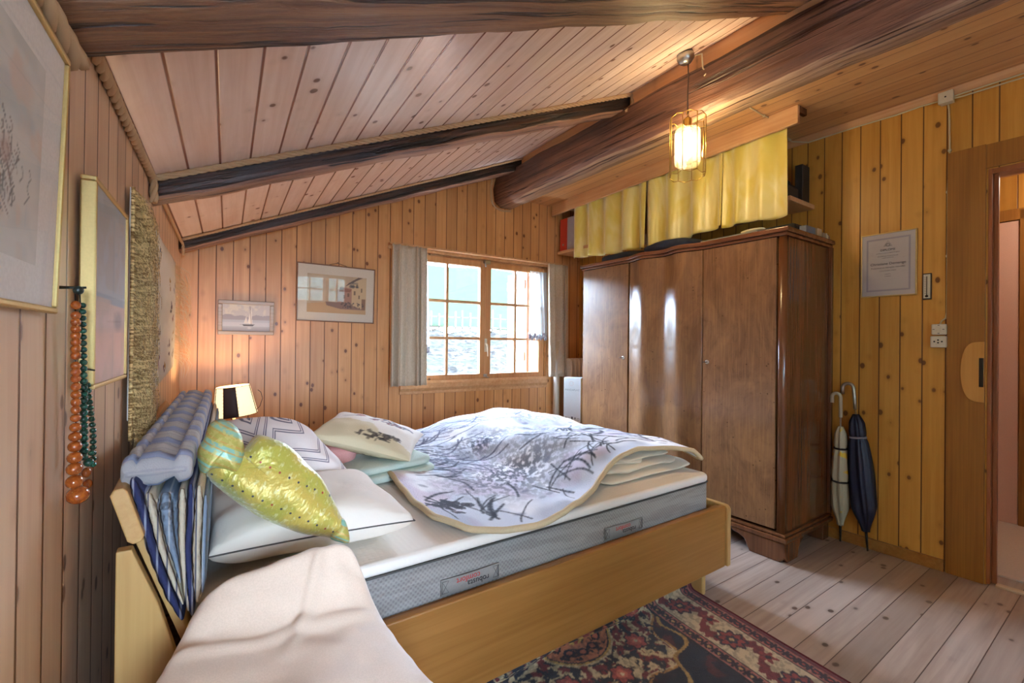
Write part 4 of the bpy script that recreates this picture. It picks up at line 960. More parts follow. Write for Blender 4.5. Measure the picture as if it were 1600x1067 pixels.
single('photo_album', MB().box(3.14, 3.24, 1.32, 1.365, 2.0885, 2.335), plain('patterned_cover', hexc('2A2422'), .6, bump=.4, bscale=40), 'dark patterned album standing at the end of the wall shelf', 'album', (3.19, 1.34, 2.09), 'R', bevel=.003)
single('camera_bag', MB().box(2.96, 3.12, 1.33, 1.47, 2.0885, 2.175), dkb, 'small black bag lying beside the album on the wall shelf', 'bag', (3.04, 1.4, 2.09), 'R', bevel=.012)
single('storage_tube', MB().tube([(3.08, 1.40, 2.23), (3.23, 1.45, 2.26)], .02, 12).box(3.08, 3.22, 1.385, 1.41, 2.1755, 2.22), dkb, 'dark roll lying on top of the black bag on the wall shelf', 'roll', (3.15, 1.42, 2.18), 'R')

# radiator, pipe and carton between window and wardrobe (outer frame)
rd = thing('radiator', 'cream ribbed radiator behind the white carton', 'radiator', (3.02, 3.5, .3))
rc = plain('radiator_enamel', hexc('E0D6C4'), .4)
for i in range(5):
    x_ = 2.852+i*.05; r_ = MB().superell((x_, 3.5, .68), .0155, .055, .36, .35, .6, 20, 14); part('column', r_, rc, rd)
part('pipe', MB().tube([(2.85, 3.5, .36), (3.07, 3.5, .36)], .016), rc, rd); part('pipe', MB().tube([(2.85, 3.5, 1.0), (3.07, 3.5, 1.0)], .016), rc, rd)
part('foot', MB().box(2.90, 2.93, 3.46, 3.54, 0, .35), rc, rd); part('foot', MB().box(3.03, 3.06, 3.46, 3.54, 0, .35), rc, rd)
px = LY(868.5, 640, 3.565).x
single('heating_pipe', MB().tube([(px, 3.565, 0), (px, 3.565, 1.2)], .032, 20), rc, 'cream heating pipe rising beside the window', 'pipe', (px, 3.565, 0))
c0 = LY(880.5, 658, 3.33); c1_ = LY(907, 664, 3.20); zc_ = c1_.z
single('plant_stool', MB().box(c0.x-.02, c0.x+.33, 3.0, 3.36, zc_-.028, zc_).box(c0.x-.01, c0.x+.02, 3.02, 3.05, 0, zc_-.028).box(c0.x+.28, c0.x+.31, 3.02, 3.05, 0, zc_-.028).box(c0.x-.01, c0.x+.02, 3.31, 3.34, 0, zc_-.028).box(c0.x+.28, c0.x+.31, 3.31, 3.34, 0, zc_-.028), M['doorred'], 'small reddish wooden stool carrying the white carton', 'stool', (c0.x+.15, 3.2, 0), bevel=.003)
bx = thing('white_carton', 'tall white carton with pictograms and a hand hole, between wardrobe and window', 'box', (c0.x, 3.3, zc_))
ua = Vector((c1_.x-c0.x, c1_.y-c0.y, 0)); wdt = ua.length; ua.normalize(); na = Vector((ua.y, -ua.x, 0));
if na.y > 0 or na.x > 0: na = -na if na.x > 0 else na
A = Vector((c0.x, c0.y, zc_+.0005)); H_ = LY(881, 590, 3.33).z-zc_
dpt = -na*.13
def quad(a, b, c, d): return [a, b, c, d]
b_ = MB(); B = A+ua*wdt; b_.hexa([A, B, B+dpt, A+dpt]+[q+Vector((0, 0, H_)) for q in (A, B, B+dpt, A+dpt)])
part('body', b_, plain('white_carton_card', hexc('DDE8E6'), .55), bx, bevel=.002)
hc = A+ua*(wdt*.55)+dpt*.25+Vector((0, 0, H_+.001))
part('hand_hole', MB().grid(lambda s, t: hc+ua*((s-.5)*.09)+dpt*(.22*math.sin(math.pi*s)*t), 12, 3), M['black'], bx)
pale, ink = plain('print_grey', hexc('9FB0AE'), .7), plain('print_dark', hexc('2E3A40'), .7)
fo = A+na*.0012
text('lettering', 'PANDAPLAZ', .024, pale, bx, fo+ua*(wdt*.5)+Vector((0, 0, H_*.74)), ua, (0, 0, 1))
lg = MB(); lc = fo+ua*(wdt*.45)+Vector((0, 0, H_*.88))
lg.tube([lc+ua*.018*math.cos(a)+Vector((0, 0, .022*math.sin(a))) for a in np.linspace(0, 6.28, 16)], .0012, 4)
part('logo', lg, plain('print_rose', hexc('E0C8BC'), .7), bx)
def pic(k, fnc):
    m_ = MB(); o_ = fo+ua*(wdt*(.14+.18*k))+Vector((0, 0, .052)); fnc(m_, lambda a, b: o_+ua*a+Vector((0, 0, b))); part('pictogram', m_, ink, bx)
pic(0, lambda m_, p: m_.tube([p(0, -.018), p(0, .008)], .0014, 4).add([p(-.012, .004), p(.012, .004), p(.008, .013), p(-.008, .013)], [(0, 1, 2, 3)]))
pic(1, lambda m_, p: m_.tube([p(-.007, -.018), p(-.007, .015), p(-.009, .013)], .0014, 4).tube([p(.007, -.018), p(.007, .015)], .0014, 4).tube([p(-.012, -.019), p(.012, -.019)], .0014, 4))
pic(2, lambda m_, p: m_.add([p(-.009, -.018), p(.009, -.018), p(.009, .0), p(.004, .0), p(.009, .018), p(-.009, .018), p(-.004, .0), p(-.009, .0)], [(0, 1, 2, 3, 6, 7), (3, 4, 5, 6)]))
pic(3, lambda m_, p: m_.tube([p(0, -.018), p(0, .004)], .0016, 4).add([p(-.008, .002), p(.008, .002), p(0, .016)], [(0, 1, 2)]))
pic(4, lambda m_, p: m_.tube([p(.009*math.cos(a), -.004+.012*math.sin(a)) for a in np.linspace(0, 6.28, 8)], .0012, 4))

# curtains at the window
lnm = Mat('beige_linen'); x, y, z = lnm.coords(); n1 = lnm.noise(lnm.vec(x*400, y*400, z*60), 1., 2.); lnm.color(lnm.mix(n1.ramp(.3, .7), hexc('D2C4AE'), hexc('BCAC94'))).set(Roughness=.9).bump(n1, .3, .003)
def drape(lab, x0, x1, z0, z1, pl_n, amp, ph, flare=0.):
    def fn(s, t):
        xx = lerp(lerp(x0-flare, x1, s), lerp(x0, x1, s), t); q = 2*math.pi*pl_n*(s+.05*math.sin(7.3*s+ph)+.03*math.sin(17*s)+.012*(1-t)*math.sin(5*s))+ph; aq = .75+.35*math.sin(11*s+ph)
        return (xx+.012*aq*math.sin(q+1.4), YB-.062-amp*aq*(1.05-.35*t)*(.5+.5*math.sin(q+.35*math.sin(3*s+t)))-.012*(1-t), lerp(z0, z1, t))
    single('window_curtain', MB().grid(fn, 150, 24), lnm.mat, lab, 'curtain', ((x0+x1)/2, YB-.08, (z0+z1)/2), group='beige curtains at the window', solid=.003)
drape('beige pleated curtain beside the harbour-street picture', 1.10, 1.385, .83, 1.955, 5., .055, .4, .012)
drape('beige pleated curtain above the radiator', 2.625, 2.872, .86, 1.955, 4., .05, .2, -.01)
shm = sheer_mat('sheer_voile', (.80, .92, .96), .55)
def voile(lab, x0, x1, z0, z1, n, tw=.0):
    def fn(s, t):
        k = lerp(x0, x1, s)+tw*(1-t)*s; return (k+.006*math.sin(40*s), YB-.030-.010*math.sin(2*math.pi*n*s+2*t), lerp(z0, z1, t)+.012*math.sin(2*math.pi*n*s)*(1-t))
    o = thing('net_curtain', lab, 'net curtain', ((x0+x1)/2, YB-.03, z1), group='voile half-curtains on the window sashes')
    part('voile', MB().grid(fn, 60, 20), shm, o)
    lc_ = Canvas(60, 6, 'C8D4DC'); rs2 = random.Random(5)
    for i in range(60): lc_.ell(rs2.random(), rs2.random(), .02, .25, '8E88A0', .8)
    part('lace_border', MB().grid(lambda s, t: Vector(fn(s, .0))+Vector((0, -.0015, -.05*t)), 60, 6, canvas=lc_), painted('lace', .9), o, solid=.001)
voile('bluish voile half-curtain gathered beside the shutter', 2.44, 2.63, 1.27, 1.872, 4, .02)
voile('narrow voile edge showing beside the beige pleated curtain near the pictures', 1.375, 1.402, 1.15, 1.87, 2, .03)

# ================================================================== things on the outer wall and window wall
def framed(name, lab, cat, org, ux, uy, nz, w, h, fw, fd, frame_mat, canvas, mat_m, paper_in, glass='pane', group=None, mat_col=None, lip=.0):
    """frame centred at org; ux/uy/nz unit axes (nz into the room)"""
    ux, uy, nz, o = Vector(ux), Vector(uy), Vector(nz), Vector(org); t = thing(name, lab, cat, org, 'L', group)
    def P(a, b, c): return o+ux*a+uy*b+nz*c
    f = MB(); W, H_ = w/2, h/2; pz_ = max(.005, fd-.006)
    for (a0, a1, b0, b1, c0, c1) in ((-W, W, H_-fw, H_, 0, 0), (-W, W, -H_, -H_+fw, 0, 0), (-W, -W+fw, -H_+fw, H_-fw, 0, 0), (W-fw, W, -H_+fw, H_-fw, 0, 0)):
        f.hexa([P(a0, b0, 0), P(a1, b0, 0), P(a1, b1, 0), P(a0, b1, 0), P(a0, b0, fd), P(a1, b0, fd), P(a1, b1, fd), P(a0, b1, fd)])
    part('frame', f, frame_mat, t, bevel=min(.004, fw*.3))
    part('backing', MB().hexa([P(-W+fw*.5, -H_+fw*.5, .001), P(W-fw*.5, -H_+fw*.5, .001), P(W-fw*.5, H_-fw*.5, .001), P(-W+fw*.5, H_-fw*.5, .001)]+[P(s_*(W-fw*.5), q*(H_-fw*.5), .004) for s_, q in ((-1, -1), (1, -1), (1, 1), (-1, 1))]), M['trimwood'], t)
    if paper_in:
        W2, H2 = W-fw, H_-fw
        part('mount', MB().add([P(-W2, -H2, pz_), P(W2, -H2, pz_), P(W2, H2, pz_), P(-W2, H2, pz_)], [(0, 1, 2, 3)]), mat_m, t)
        a0, a1, b0, b1 = paper_in
        part('picture', MB().grid(lambda s, u: P(lerp(-W2, W2, lerp(a0, a1, s)), lerp(-H2, H2, lerp(b0, b1, u)), pz_+.001), canvas.w, canvas.h, False, canvas), M['paint'], t)
    else:
        W2, H2 = W-fw, H_-fw
        part('picture', MB().grid(lambda s, u: P(lerp(-W2, W2, s), lerp(-H2, H2, u), pz_+.001), canvas.w, canvas.h, False, canvas), M['paint'], t)
    if glass:
        part('glass', MB().add([P(-W2, -H2, pz_+.003), P(W2, -H2, pz_+.003), P(W2, H2, pz_+.003), P(-W2, H2, pz_+.003)], [(0, 1, 2, 3)]), M[glass], t)
    return t, P
mount = plain('white_mount', hexc('F4F4F4'), .8)
# figure drawing, tipped forward at the top
zb, zt, yr_, yl_2 = 1.221, 1.645, 1.042, .40
xb, xt = -.252, -.240
up = Vector((xt-xb, 0, zt-zb)).normalized(); nn = Vector((up.z, 0, -up.x))
cg = Canvas(120, 90, 'E2E2E0'); cg.put(cg.noise(5, 5, .4, .62, 2), 'CCD2D4', .8); cg.put(cg.noise(6, 4, .52, .66, 8), 'E4D0C4', .7)
rs = random.Random(2)
for i in range(60):
    x_, y_ = .72+rs.gauss(0, .07), .33+rs.gauss(0, .09); a = rs.uniform(.8, 2.6); cg.line([(x_, y_), (x_+.05*math.cos(a), y_+.06*math.sin(a)), (x_+.05*math.cos(a)-.02, y_+.1*math.sin(a))], .0028, rs.choice(['6A7478', '7E8284', '8A7A76']), .8, 1.3)
cg.ell(.73, .44, .05, .08, 'C4A49C', .5, .6); cg.ell(.68, .26, .06, .06, 'A8B4B2', .5, .5)
t_, P = framed('framed_drawing', 'large gilt-framed pale figure drawing at the near end of the plank wall', 'picture', Vector(((xb+xt)/2, (yr_+yl_2)/2, (zb+zt)/2)), (0, 1, 0), up, nn, yr_-yl_2, (zt-zb)/up.z, .010, .014, M['gold'], cg, mount, (.12, .86, .14, .86), glass='pane_matt')
# tall landscape print in a deep gilt frame
ct = Canvas(60, 90, 'C2CCD6'); ct.rect(0, 1, 0, .44, 'E0C2B8'); ct.rect(0, 1, .42, .47, 'AEBAC8'); ct.put(ct.noise(4, 6, .45, .65, 4)*(ct.Y < .44), 'D4BCB0', .8); ct.put(ct.noise(5, 6, .45, .6, 6)*(ct.Y > .5), 'BEC2C6', .8); ct.ell(.75, .33, .2, .07, '8E8488', .6, .6)
t_, P = framed('framed_print', 'gilt-framed blue and rose landscape print beside the bead necklaces', 'picture', (XW+.006, 1.398, 1.293), (0, 1, 0), (0, 0, 1), (1, 0, 0), .352, .432, .010, .026, M['gold'], ct, mount, None, glass='pane_matt')
part('hook', MB().tube([P(-.178, -.17, .0), P(-.198, -.175, .03)], .0018), M['iron'], t_)
# sailing boat
cs = Canvas(110, 66, 'B8B6B8'); cs.rect(0, 1, 0, .42, 'A6ACBA'); cs.put((cs.Y < .2)*np.clip(1-cs.Y/.2, 0, 1), '77767E', .8); cs.rect(0, 1, .18, .33, 'B8BCC6', .7)
cs.poly([(0, .42), (0, .58), (.12, .66), (.25, .56), (.4, .6), (.55, .52), (.7, .62), (.85, .58), (1, .62), (1, .42)], '8E8C98', .8); cs.put(cs.noise(8, 5, .5, .65, 3)*(cs.Y > .62), 'CDC8BC', .8)
cs.poly([(.40, .26), (.68, .26), (.64, .2), (.44, .2)], '4E525C'); cs.poly([(.62, .28), (.60, .9), (.52, .3)], 'D8D4D0'); cs.poly([(.52, .3), (.47, .85), (.49, .55), (.44, .3)], 'CFCBC8')
cs.line([(.6, .26), (.57, .95)], .005, '6A6464'); cs.line([(.36, .25), (.46, .25)], .004, '4E525C'); cs.ell(.56, .12, .06, .06, 'C8CAD0', .5, .6)
t_, P = framed('sailboat_painting', 'small painting of a sailing boat in a silvery brown frame', 'picture', (.113, YB-.003, 1.335), (1, 0, 0), Vector((0, -.05, 1)).normalized(), Vector((0, -1, -.05)).normalized(), .332, .232, .026, .024, wood('silver_oak', hexc('A8927A'), hexc('86705C'), 'z', 'x', knots=0, rough=.35, fine=100.), cs, mount, None, glass=False)
# harbour street watercolour, tipped so its glass mirrors the other window
ch_ = Canvas(120, 74, 'C4AE8E'); ch_.put(ch_.noise(6, 4, .4, .6, 4), 'B49E84', .7)
ch_.poly([(0, 0), (1, 0), (1, .14), (.6, .3), (.3, .28), (0, .22)], 'BE9C74'); ch_.poly([(.3, .3), (.75, .3), (.95, .12), (.55, .12), (.32, .2)], '8E7468')
ch_.poly([(.5, .3), (.5, .62), (.56, .72), (.74, .68), (.74, .3)], 'A88270'); ch_.poly([(.74, .24), (.74, .75), (.86, .92), (1, .97), (1, .1)], 'C8AE88'); ch_.poly([(.62, .72), (.86, .93), (.95, 1), (.86, 1), (.7, .84)], '6A5C56')
ch_.poly([(.52, .58), (.72, .58), (.74, .66), (.54, .7)], '8E6454'); rs = random.Random(4)
for x_, y_ in ((.78, .52), (.82, .7), (.86, .42), (.9, .6), (.6, .4), (.67, .46)): ch_.rect(x_, x_+.03, y_, y_+.1, '5E5048', .8)
ch_.rect(.92, .99, .12, .42, '8A6A56'); ch_.rect(.0, .3, .3, .95, 'C2B29C', .5)
for i in range(40): ch_.ell(rs.uniform(.55, .95), rs.uniform(.16, .3), .012, .02, rs.choice(['3E444E', '5A4A44', '6E6258']), .8)
for i in range(14): ch_.ell(rs.uniform(.7, .84), rs.uniform(.72, .85), .03, .03, '50545A', .5)
t_, P = framed('street_watercolour', 'framed watercolour of a village street in a white mount on the window wall', 'picture', (.700, YB-.008, 1.537), (1, 0, -.012), Vector((0, -.062, 1)).normalized(), Vector((0, -1, -.062)).normalized(), .56, .425, .009, .016, wood('thin_brown_frame', hexc('8A6040'), hexc('6E4A30'), 'z', 'x', knots=0), ch_, plain('cream_mount', hexc('D6CCBA'), .8), (.115, .895, .145, .84))
part('cord', MB().tube([P(-.06, .2125, .0), P(.0, .232, .0), P(.07, .2125, .0)], .0018), M['iron'], t_); part('nail', MB().tube([P(0, .233, -.004), P(0, .235, .01)], .003), M['iron'], t_)

# straw-fringed wall hanging
wy0, wy1, wz0, wz1 = 1.735, 3.08, .94, 1.63
cw = Canvas(150, 90, 'DCD6CA'); cw.put(cw.noise(6, 5, .4, .62, 3), 'CEC8BC', .8); rs = random.Random(8)
for i in range(42):
    x_, y_ = rs.uniform(.08, .97), rs.uniform(.06, .95); c_ = rs.choice(['2E3A56', '7A3A34', '3A6A5A', '4A2E44', '22222A', 'A8803A', '40508A', '8A4A6A'])
    for k in range(rs.randint(2, 6)): cw.ell(x_+rs.gauss(0, .012), y_+rs.gauss(0, .02), rs.uniform(.004, .012), rs.uniform(.008, .022), c_, .9)
hg = thing('wall_hanging', 'embroidered cloth wall hanging with long straw fringes above the headboard', 'wall hanging', (XW+.01, 2.5, 1.3))
def hang(s, t):
    y_ = lerp(wy0, wy1, s); zt_ = lerp(wz1, 1.60, s); zb_ = lerp(wz0, 1.04, s)
    return (XW+.012+.010*math.sin(s*9)*math.sin(t*3), y_, lerp(zb_, zt_, t))
part('cloth', MB().grid(hang, 150, 90, canvas=cw), M['weave'], hg, solid=.004)
st2 = Mat('raffia'); x, y, z = st2.coords(); n1 = st2.noise(st2.vec(x*20, y*60, z*160), 1., 2.); st2.color(st2.mix(n1.ramp(.38, .62), hexc('F4D494'), hexc('8E6A34'))).set(Roughness=.6); straw = st2.mat
fg = MB(); rs = random.Random(21)
def strand(y_, z_, dy, dz, out, r=.0009):
    p = [(XW+.016, y_, z_)]; n = 4
    for k in range(1, n+1):
        f_ = k/n; p.append((XW+.016+out*math.sin(f_*2.2)+rs.uniform(-.003, .003), y_+dy*f_+rs.uniform(-.006, .006), z_+dz*f_*f_*.6+dz*f_*.4+rs.uniform(-.004, .004)))
    fg.tube(p, [r, r, r*.9, r*.7, r*.4], 3, False)
for i in range(1500):
    z_ = rs.uniform(.90, wz1); strand(wy0+rs.uniform(-.012, .02), z_, rs.uniform(.05, .34), -rs.uniform(.04, .20), rs.uniform(.008, .045))
for i in range(260): strand(wy0+rs.uniform(-.012, .10), rs.uniform(.95, 1.05), rs.uniform(-.01, .2), -rs.uniform(.04, .14), rs.uniform(.006, .04))
part('fringe', fg, straw, hg, label='long straw-coloured near fringe', kind='stuff')
fg = MB()
for i in range(150):
    z_ = rs.uniform(1.08, 1.6); strand(wy1-rs.uniform(0, .03), z_, rs.uniform(.08, .3), -rs.uniform(.02, .16), rs.uniform(.01, .07), .0007)
part('fringe', fg, plain('pale_raffia', hexc('D8C49C'), .7), hg, label='paler fringe at the corner by the window wall', kind='stuff')
eb = MB().tube([(XW+.018, wy0, lerp(.88, wz1, i/30)) for i in range(31)], .005, 8); part('edge_braid', eb, straw, hg)

# bead necklaces
def agate(name, a, b, c):
    m = Mat(name); x, y, z = m.coords(); n = m.noise(m.vec(x, y, z), 70., 3., .6, 2.)
    cc = m.mix(n.ramp(.35, .6), hexc(a), hexc(b)); cc = m.mix(n.ramp(.62, .7), cc, hexc(c)); m.color(cc).set(Roughness=.18, Specular_IOR_Level=.6, Subsurface_Weight=0.); return m.mat
amber, mala = agate('amber_stone', 'A8581E', '8C4014', 'CC9050'), agate('malachite', '1E5A46', '12382E', '4A9A7C')
XN = XW+.026
def bead_at(x7, y7, dx=0.): q = LX(90+x7*.3463, 430+y7*.3468, XN+dx); return (XN+dx, q.y, q.z)
PXM = .3465*.00130             # zoomed pixel to metres at the wall
nk = thing('bead_necklace', 'long necklace of graduated orange stone beads hanging from a nail', 'necklace', bead_at(85, 100))
ys, rad = [135], [20]
for y_ in (182, 212, 243, 272, 302, 332, 362, 408, 436, 466, 502, 538, 572, 606, 643, 685, 727, 772, 822, 872, 930, 990): ys.append(y_)
for i, y_ in enumerate(ys):
    r_ = 19 if i < 15 else 20+(i-15)*2.2; r_ = 44 if i == len(ys)-1 else r_
    x7 = 82-(i > 14)*min(6, (i-14)*1.)+(16 if i == len(ys)-1 else 0)
    part('bead', MB().ball(bead_at(x7, y_, .004), r_*PXM*.85, r_*PXM, r_*PXM*(.92 if i < 15 else .8)), amber, nk)
for x7, y_, r_ in ((130, 888, 25), (136, 940, 24)): part('bead', MB().ball(bead_at(x7, y_, -.006), r_*PXM*.7, r_*PXM, r_*PXM*.9), amber, nk)
part('string', MB().tube([bead_at(80, 85), bead_at(80, 300, -.004), bead_at(82, 600, -.002), bead_at(84, 900)], .0012, 6), M['iron'], nk)
ng = thing('bead_necklace', 'long double necklace of small green stone beads hanging next to the orange one', 'necklace', bead_at(110, 100))
for i in range(24):
    y_ = 136+i*28.5; part('bead', MB().ball(bead_at(113+min(6, i*.4), y_, .003), (12+i*.16)*PXM, (13+i*.2)*PXM, (12.+i*.16)*PXM), mala, ng)
for i in range(15):
    y_ = 495+i*25.5; part('bead', MB().ball(bead_at(134+min(26, i*3.2), y_, -.003), 13*PXM, (14+i*.35)*PXM, 13*PXM), mala, ng)
for x7, y_, r_ in ((118, 818, 19), (140, 842, 24), (160, 826, 16), (152, 800, 16)): part('bead', MB().ball(bead_at(x7, y_, .004), r_*PXM*.8, r_*PXM, r_*PXM*.8), mala, ng)
part('string', MB().tube([bead_at(100, 80), bead_at(113, 300, -.004), bead_at(118, 600, -.003), bead_at(120, 800)], .0012, 6), M['iron'], ng)
nl = bead_at(80, 62); nm = MB().tube([(XW, nl[1], nl[2]), (XW+.04, nl[1]+.004, nl[2]+.004)], .002); nm.ball((XW+.03, nl[1], nl[2]-.002), .008); nm.tube([(XW, nl[1]+.02, nl[2]+.004), (XW+.03, nl[1]+.035, nl[2]+.006)], .002)
single('nail', nm, plain('dark_green_head', hexc('1E2A26'), .3), 'dark round-headed nails carrying the bead necklaces', 'nail', nl)

# ================================================================== partition-wall things
# diploma
dc = toL((WR-.001, .914, 1.654)); nx = Vector((-CD, -SD, 0)); uxw = Vector((SD, -CD, 0))      # seen from the room: across towards the door
cdp = Canvas(110, 150, 'BDB6B4'); 
for a, b in ((.12, '8E8894'), (.145, 'BDB6B4')):
    for k in range(4): pass
def ring(cv, m, wd, c):
    cv.rect(m, 1-m, m*.8, m*.8+wd, c); cv.rect(m, 1-m, 1-m*.8-wd, 1-m*.8, c); cv.rect(m, m+wd*1.3, m*.8, 1-m*.8, c); cv.rect(1-m-wd*1.3, 1-m, m*.8, 1-m*.8, c)
ring(cdp, .085, .020, '9C96A0'); ring(cdp, .115, .006, 'A8A2A8')
t_, P = framed('diploma', 'framed diploma on the plank wall above the umbrellas', 'diploma', dc, uxw, (0, 0, 1), nx, .256, .366, .006, .012, M['gold'], cdp, mount, None)
ink2 = plain('diploma_ink', hexc('4A4650'), .7)
def dtext(s, size, z_): return text('lettering', s, size*.9, ink2, t_, P(0, z_, .0095), uxw, (0, 0, 1), .0002)
em = MB()
for s_ in (1., .6): em.tube([P(-.018*s_, .105, .0095), P(.018*s_, .105, .0095), P(0, .105+.03*s_, .0095)], .0008, 4, closed=True)
em.tube([P(.009*math.cos(a), .112+.009*math.sin(a), .0095) for a in np.linspace(0, 6.28, 12)], .0007, 4)
part('emblem', em, ink2, t_)
dtext('DIPLOME', .019, .083); dtext('est décerné selon les statuts en vigueur', .0075, .066); dtext('de la fédération des professionnels', .0075, .048); dtext('certifie avoir formé', .0075, .038)
dtext('Christiane Demange', .022, .004); dtext('Praticienne en thérapies naturelles', .0125, -.018); dtext('a suivi la formation complète', .0075, -.036); dtext('Lausanne', .0075, -.055); dtext('le président', .0065, -.068)
# thermometer
th_ = thing('wall_thermometer', 'small wooden wall thermometer between the diploma and the cable', 'thermometer', (WR, .744, 1.51), 'R')
part('backboard', MB().box(WR-.008, WR, .725, .763, 1.44, 1.582), plain('dark_board', hexc('3A2A1C'), .5), th_, bevel=.002)
part('scale', MB().box(WR-.010, WR-.0082, .730, .758, 1.447, 1.576), plain('scale_card', hexc('C8C0AC'), .5), th_)
tt = MB().tube([(WR-.012, .744, 1.462), (WR-.012, .744, 1.565)], .0016, 8); tt.ball((WR-.012, .744, 1.458), .006, .007, .006); part('tube', tt, plain('spirit', hexc('2E2624'), .2), th_)
tk = MB()
for i in range(10): tk.box(WR-.0106, WR-.0101, .748, .755, 1.472+i*.0095, 1.4735+i*.0095)
part('tick', tk, ink2, th_, kind='stuff')
# cables, junction box, switch and socket
jb = thing('junction_box', 'cream junction box on the ceiling edge above the cable drop', 'junction box', (WR-.005, .667, 2.47), 'R')
part('lid', MB().box(WR-.052, WR-.030, .636, .696, 2.462, 2.522), M['white_plastic'], jb, bevel=.004)
part('base', MB().box(WR-.030, WR-.0005, .640, .692, 2.466, 2.50), M['white_plastic'], jb)
part('screw', MB().lathe([(.004, 0), (.004, .001)], (WR-.0522, .666, 2.492), 10, (-1, 0, 0)), M['iron'], jb)
wc = plain('cream_cable', hexc('C8BC98'), .5)
def cable(lab, pts, r=.004, clips=()):
    o = thing('cable', lab, 'cable', pts[0], 'R', 'surface-mounted cables')
    part('sheath', MB().tube(pts, r, 8), wc, o)
    for c_ in clips: part('clip', MB().box(c_[0]-.006, c_[0]+.006, c_[1]-.007, c_[1]+.007, c_[2]-.006, c_[2]+.006), wc, o, bevel=.002)
yb = [RX(u, v, WR-.006) for u, v in ((1483, 172), (1484, 235), (1481, 300), (1480.5, 400), (1479.5, 488))]
cable('cream cable dropping down the plank wall to the switch', [(WR-.006, .664, 2.463)]+[(WR-.006, p.y, p.z) for p in yb]+[(WR-.006, .668, 1.335), (WR-.008, .684, 1.322), (WR-.008, .690, 1.306)], .004, [(WR-.006, p.y, p.z) for p in yb[1:4]])
e1 = [RX(u, v, WR-.012) for u, v in ((1462, 160), (1440, 166), (1400, 180), (1340, 197), (1285, 215), (1263, 219))]
cable('cream cable along the ceiling edge from the junction box to the shelf', [(WR-.03, .70, 2.487)]+[(WR-.012, p.y, min(p.z, ZC-.037)) for p in e1]+[(WR-.04, 1.42, ZC-.006), (3.03, 1.395, ZC-.006), (2.84, 1.36, ZC-.006)], .004, [(3.18, 1.415, ZC-.006), (3.05, 1.40, ZC-.006)])
cable('doubled cream cable along the ceiling edge above the doorway', [(WR-.038, .637, 2.485), (WR-.026, .60, 2.492), (WR-.014, .4, ZC-.040), (WR-.014, -.4, ZC-.040), (WR-.014, -1.4, ZC-.040)], .004)
cable('second cream cable line just below the doubled one above the doorway', [(WR-.038, .637, 2.475), (WR-.022, .60, 2.478), (WR-.008, .4, ZC-.056), (WR-.008, -.4, ZC-.056), (WR-.008, -1.4, ZC-.056)], .004)
cable('short loose cable end stapled to the flat ceiling beside the pelmet', [toR(LZ(u, v, ZC-.006)) for u, v in ((1165, 164), (1180, 173), (1192, 180), (1204, 185))], .004, [tuple(toR(LZ(1194, 181, ZC-.006)))])
sw = thing('light_switch', 'cream surface-mounted light switch at the end of the cable', 'switch', (WR, .691, 1.276), 'R')
part('box', MB().box(WR-.03, WR-.0005, .661, .721, 1.249, 1.305), M['white_plastic'], sw, bevel=.006, seg=3)
gl = plain('grey_mark', hexc('7A746C'), .5)
r_ = MB().box(WR-.0325, WR-.0301, .682, .700, 1.262, 1.292); part('rocker', r_, M['white_plastic'], sw, bevel=.001)
mk_ = MB()
for y_, z_ in ((.672, 1.277), (.711, 1.277), (.691, 1.256), (.691, 1.298)): mk_.box(WR-.0312, WR-.0302, y_-.004, y_+.004, z_-.002, z_+.002)
part('marking', mk_, gl, sw)
so = thing('wall_socket', 'cream power socket directly under the light switch', 'socket', (WR, .692, 1.212), 'R')
part('box', MB().box(WR-.034, WR-.0005, .660, .724, 1.181, 1.2415), M['white_plastic'], so, bevel=.006, seg=3)
hl = MB()
for y_, z_ in ((.677, 1.212), (.707, 1.212), (.692, 1.206), (.692, 1.220)): hl.lathe([(.004, 0), (.004, .001)], (WR-.0341, y_, z_), 10, (-1, 0, 0))
part('pin_hole', hl, M['black'], so)
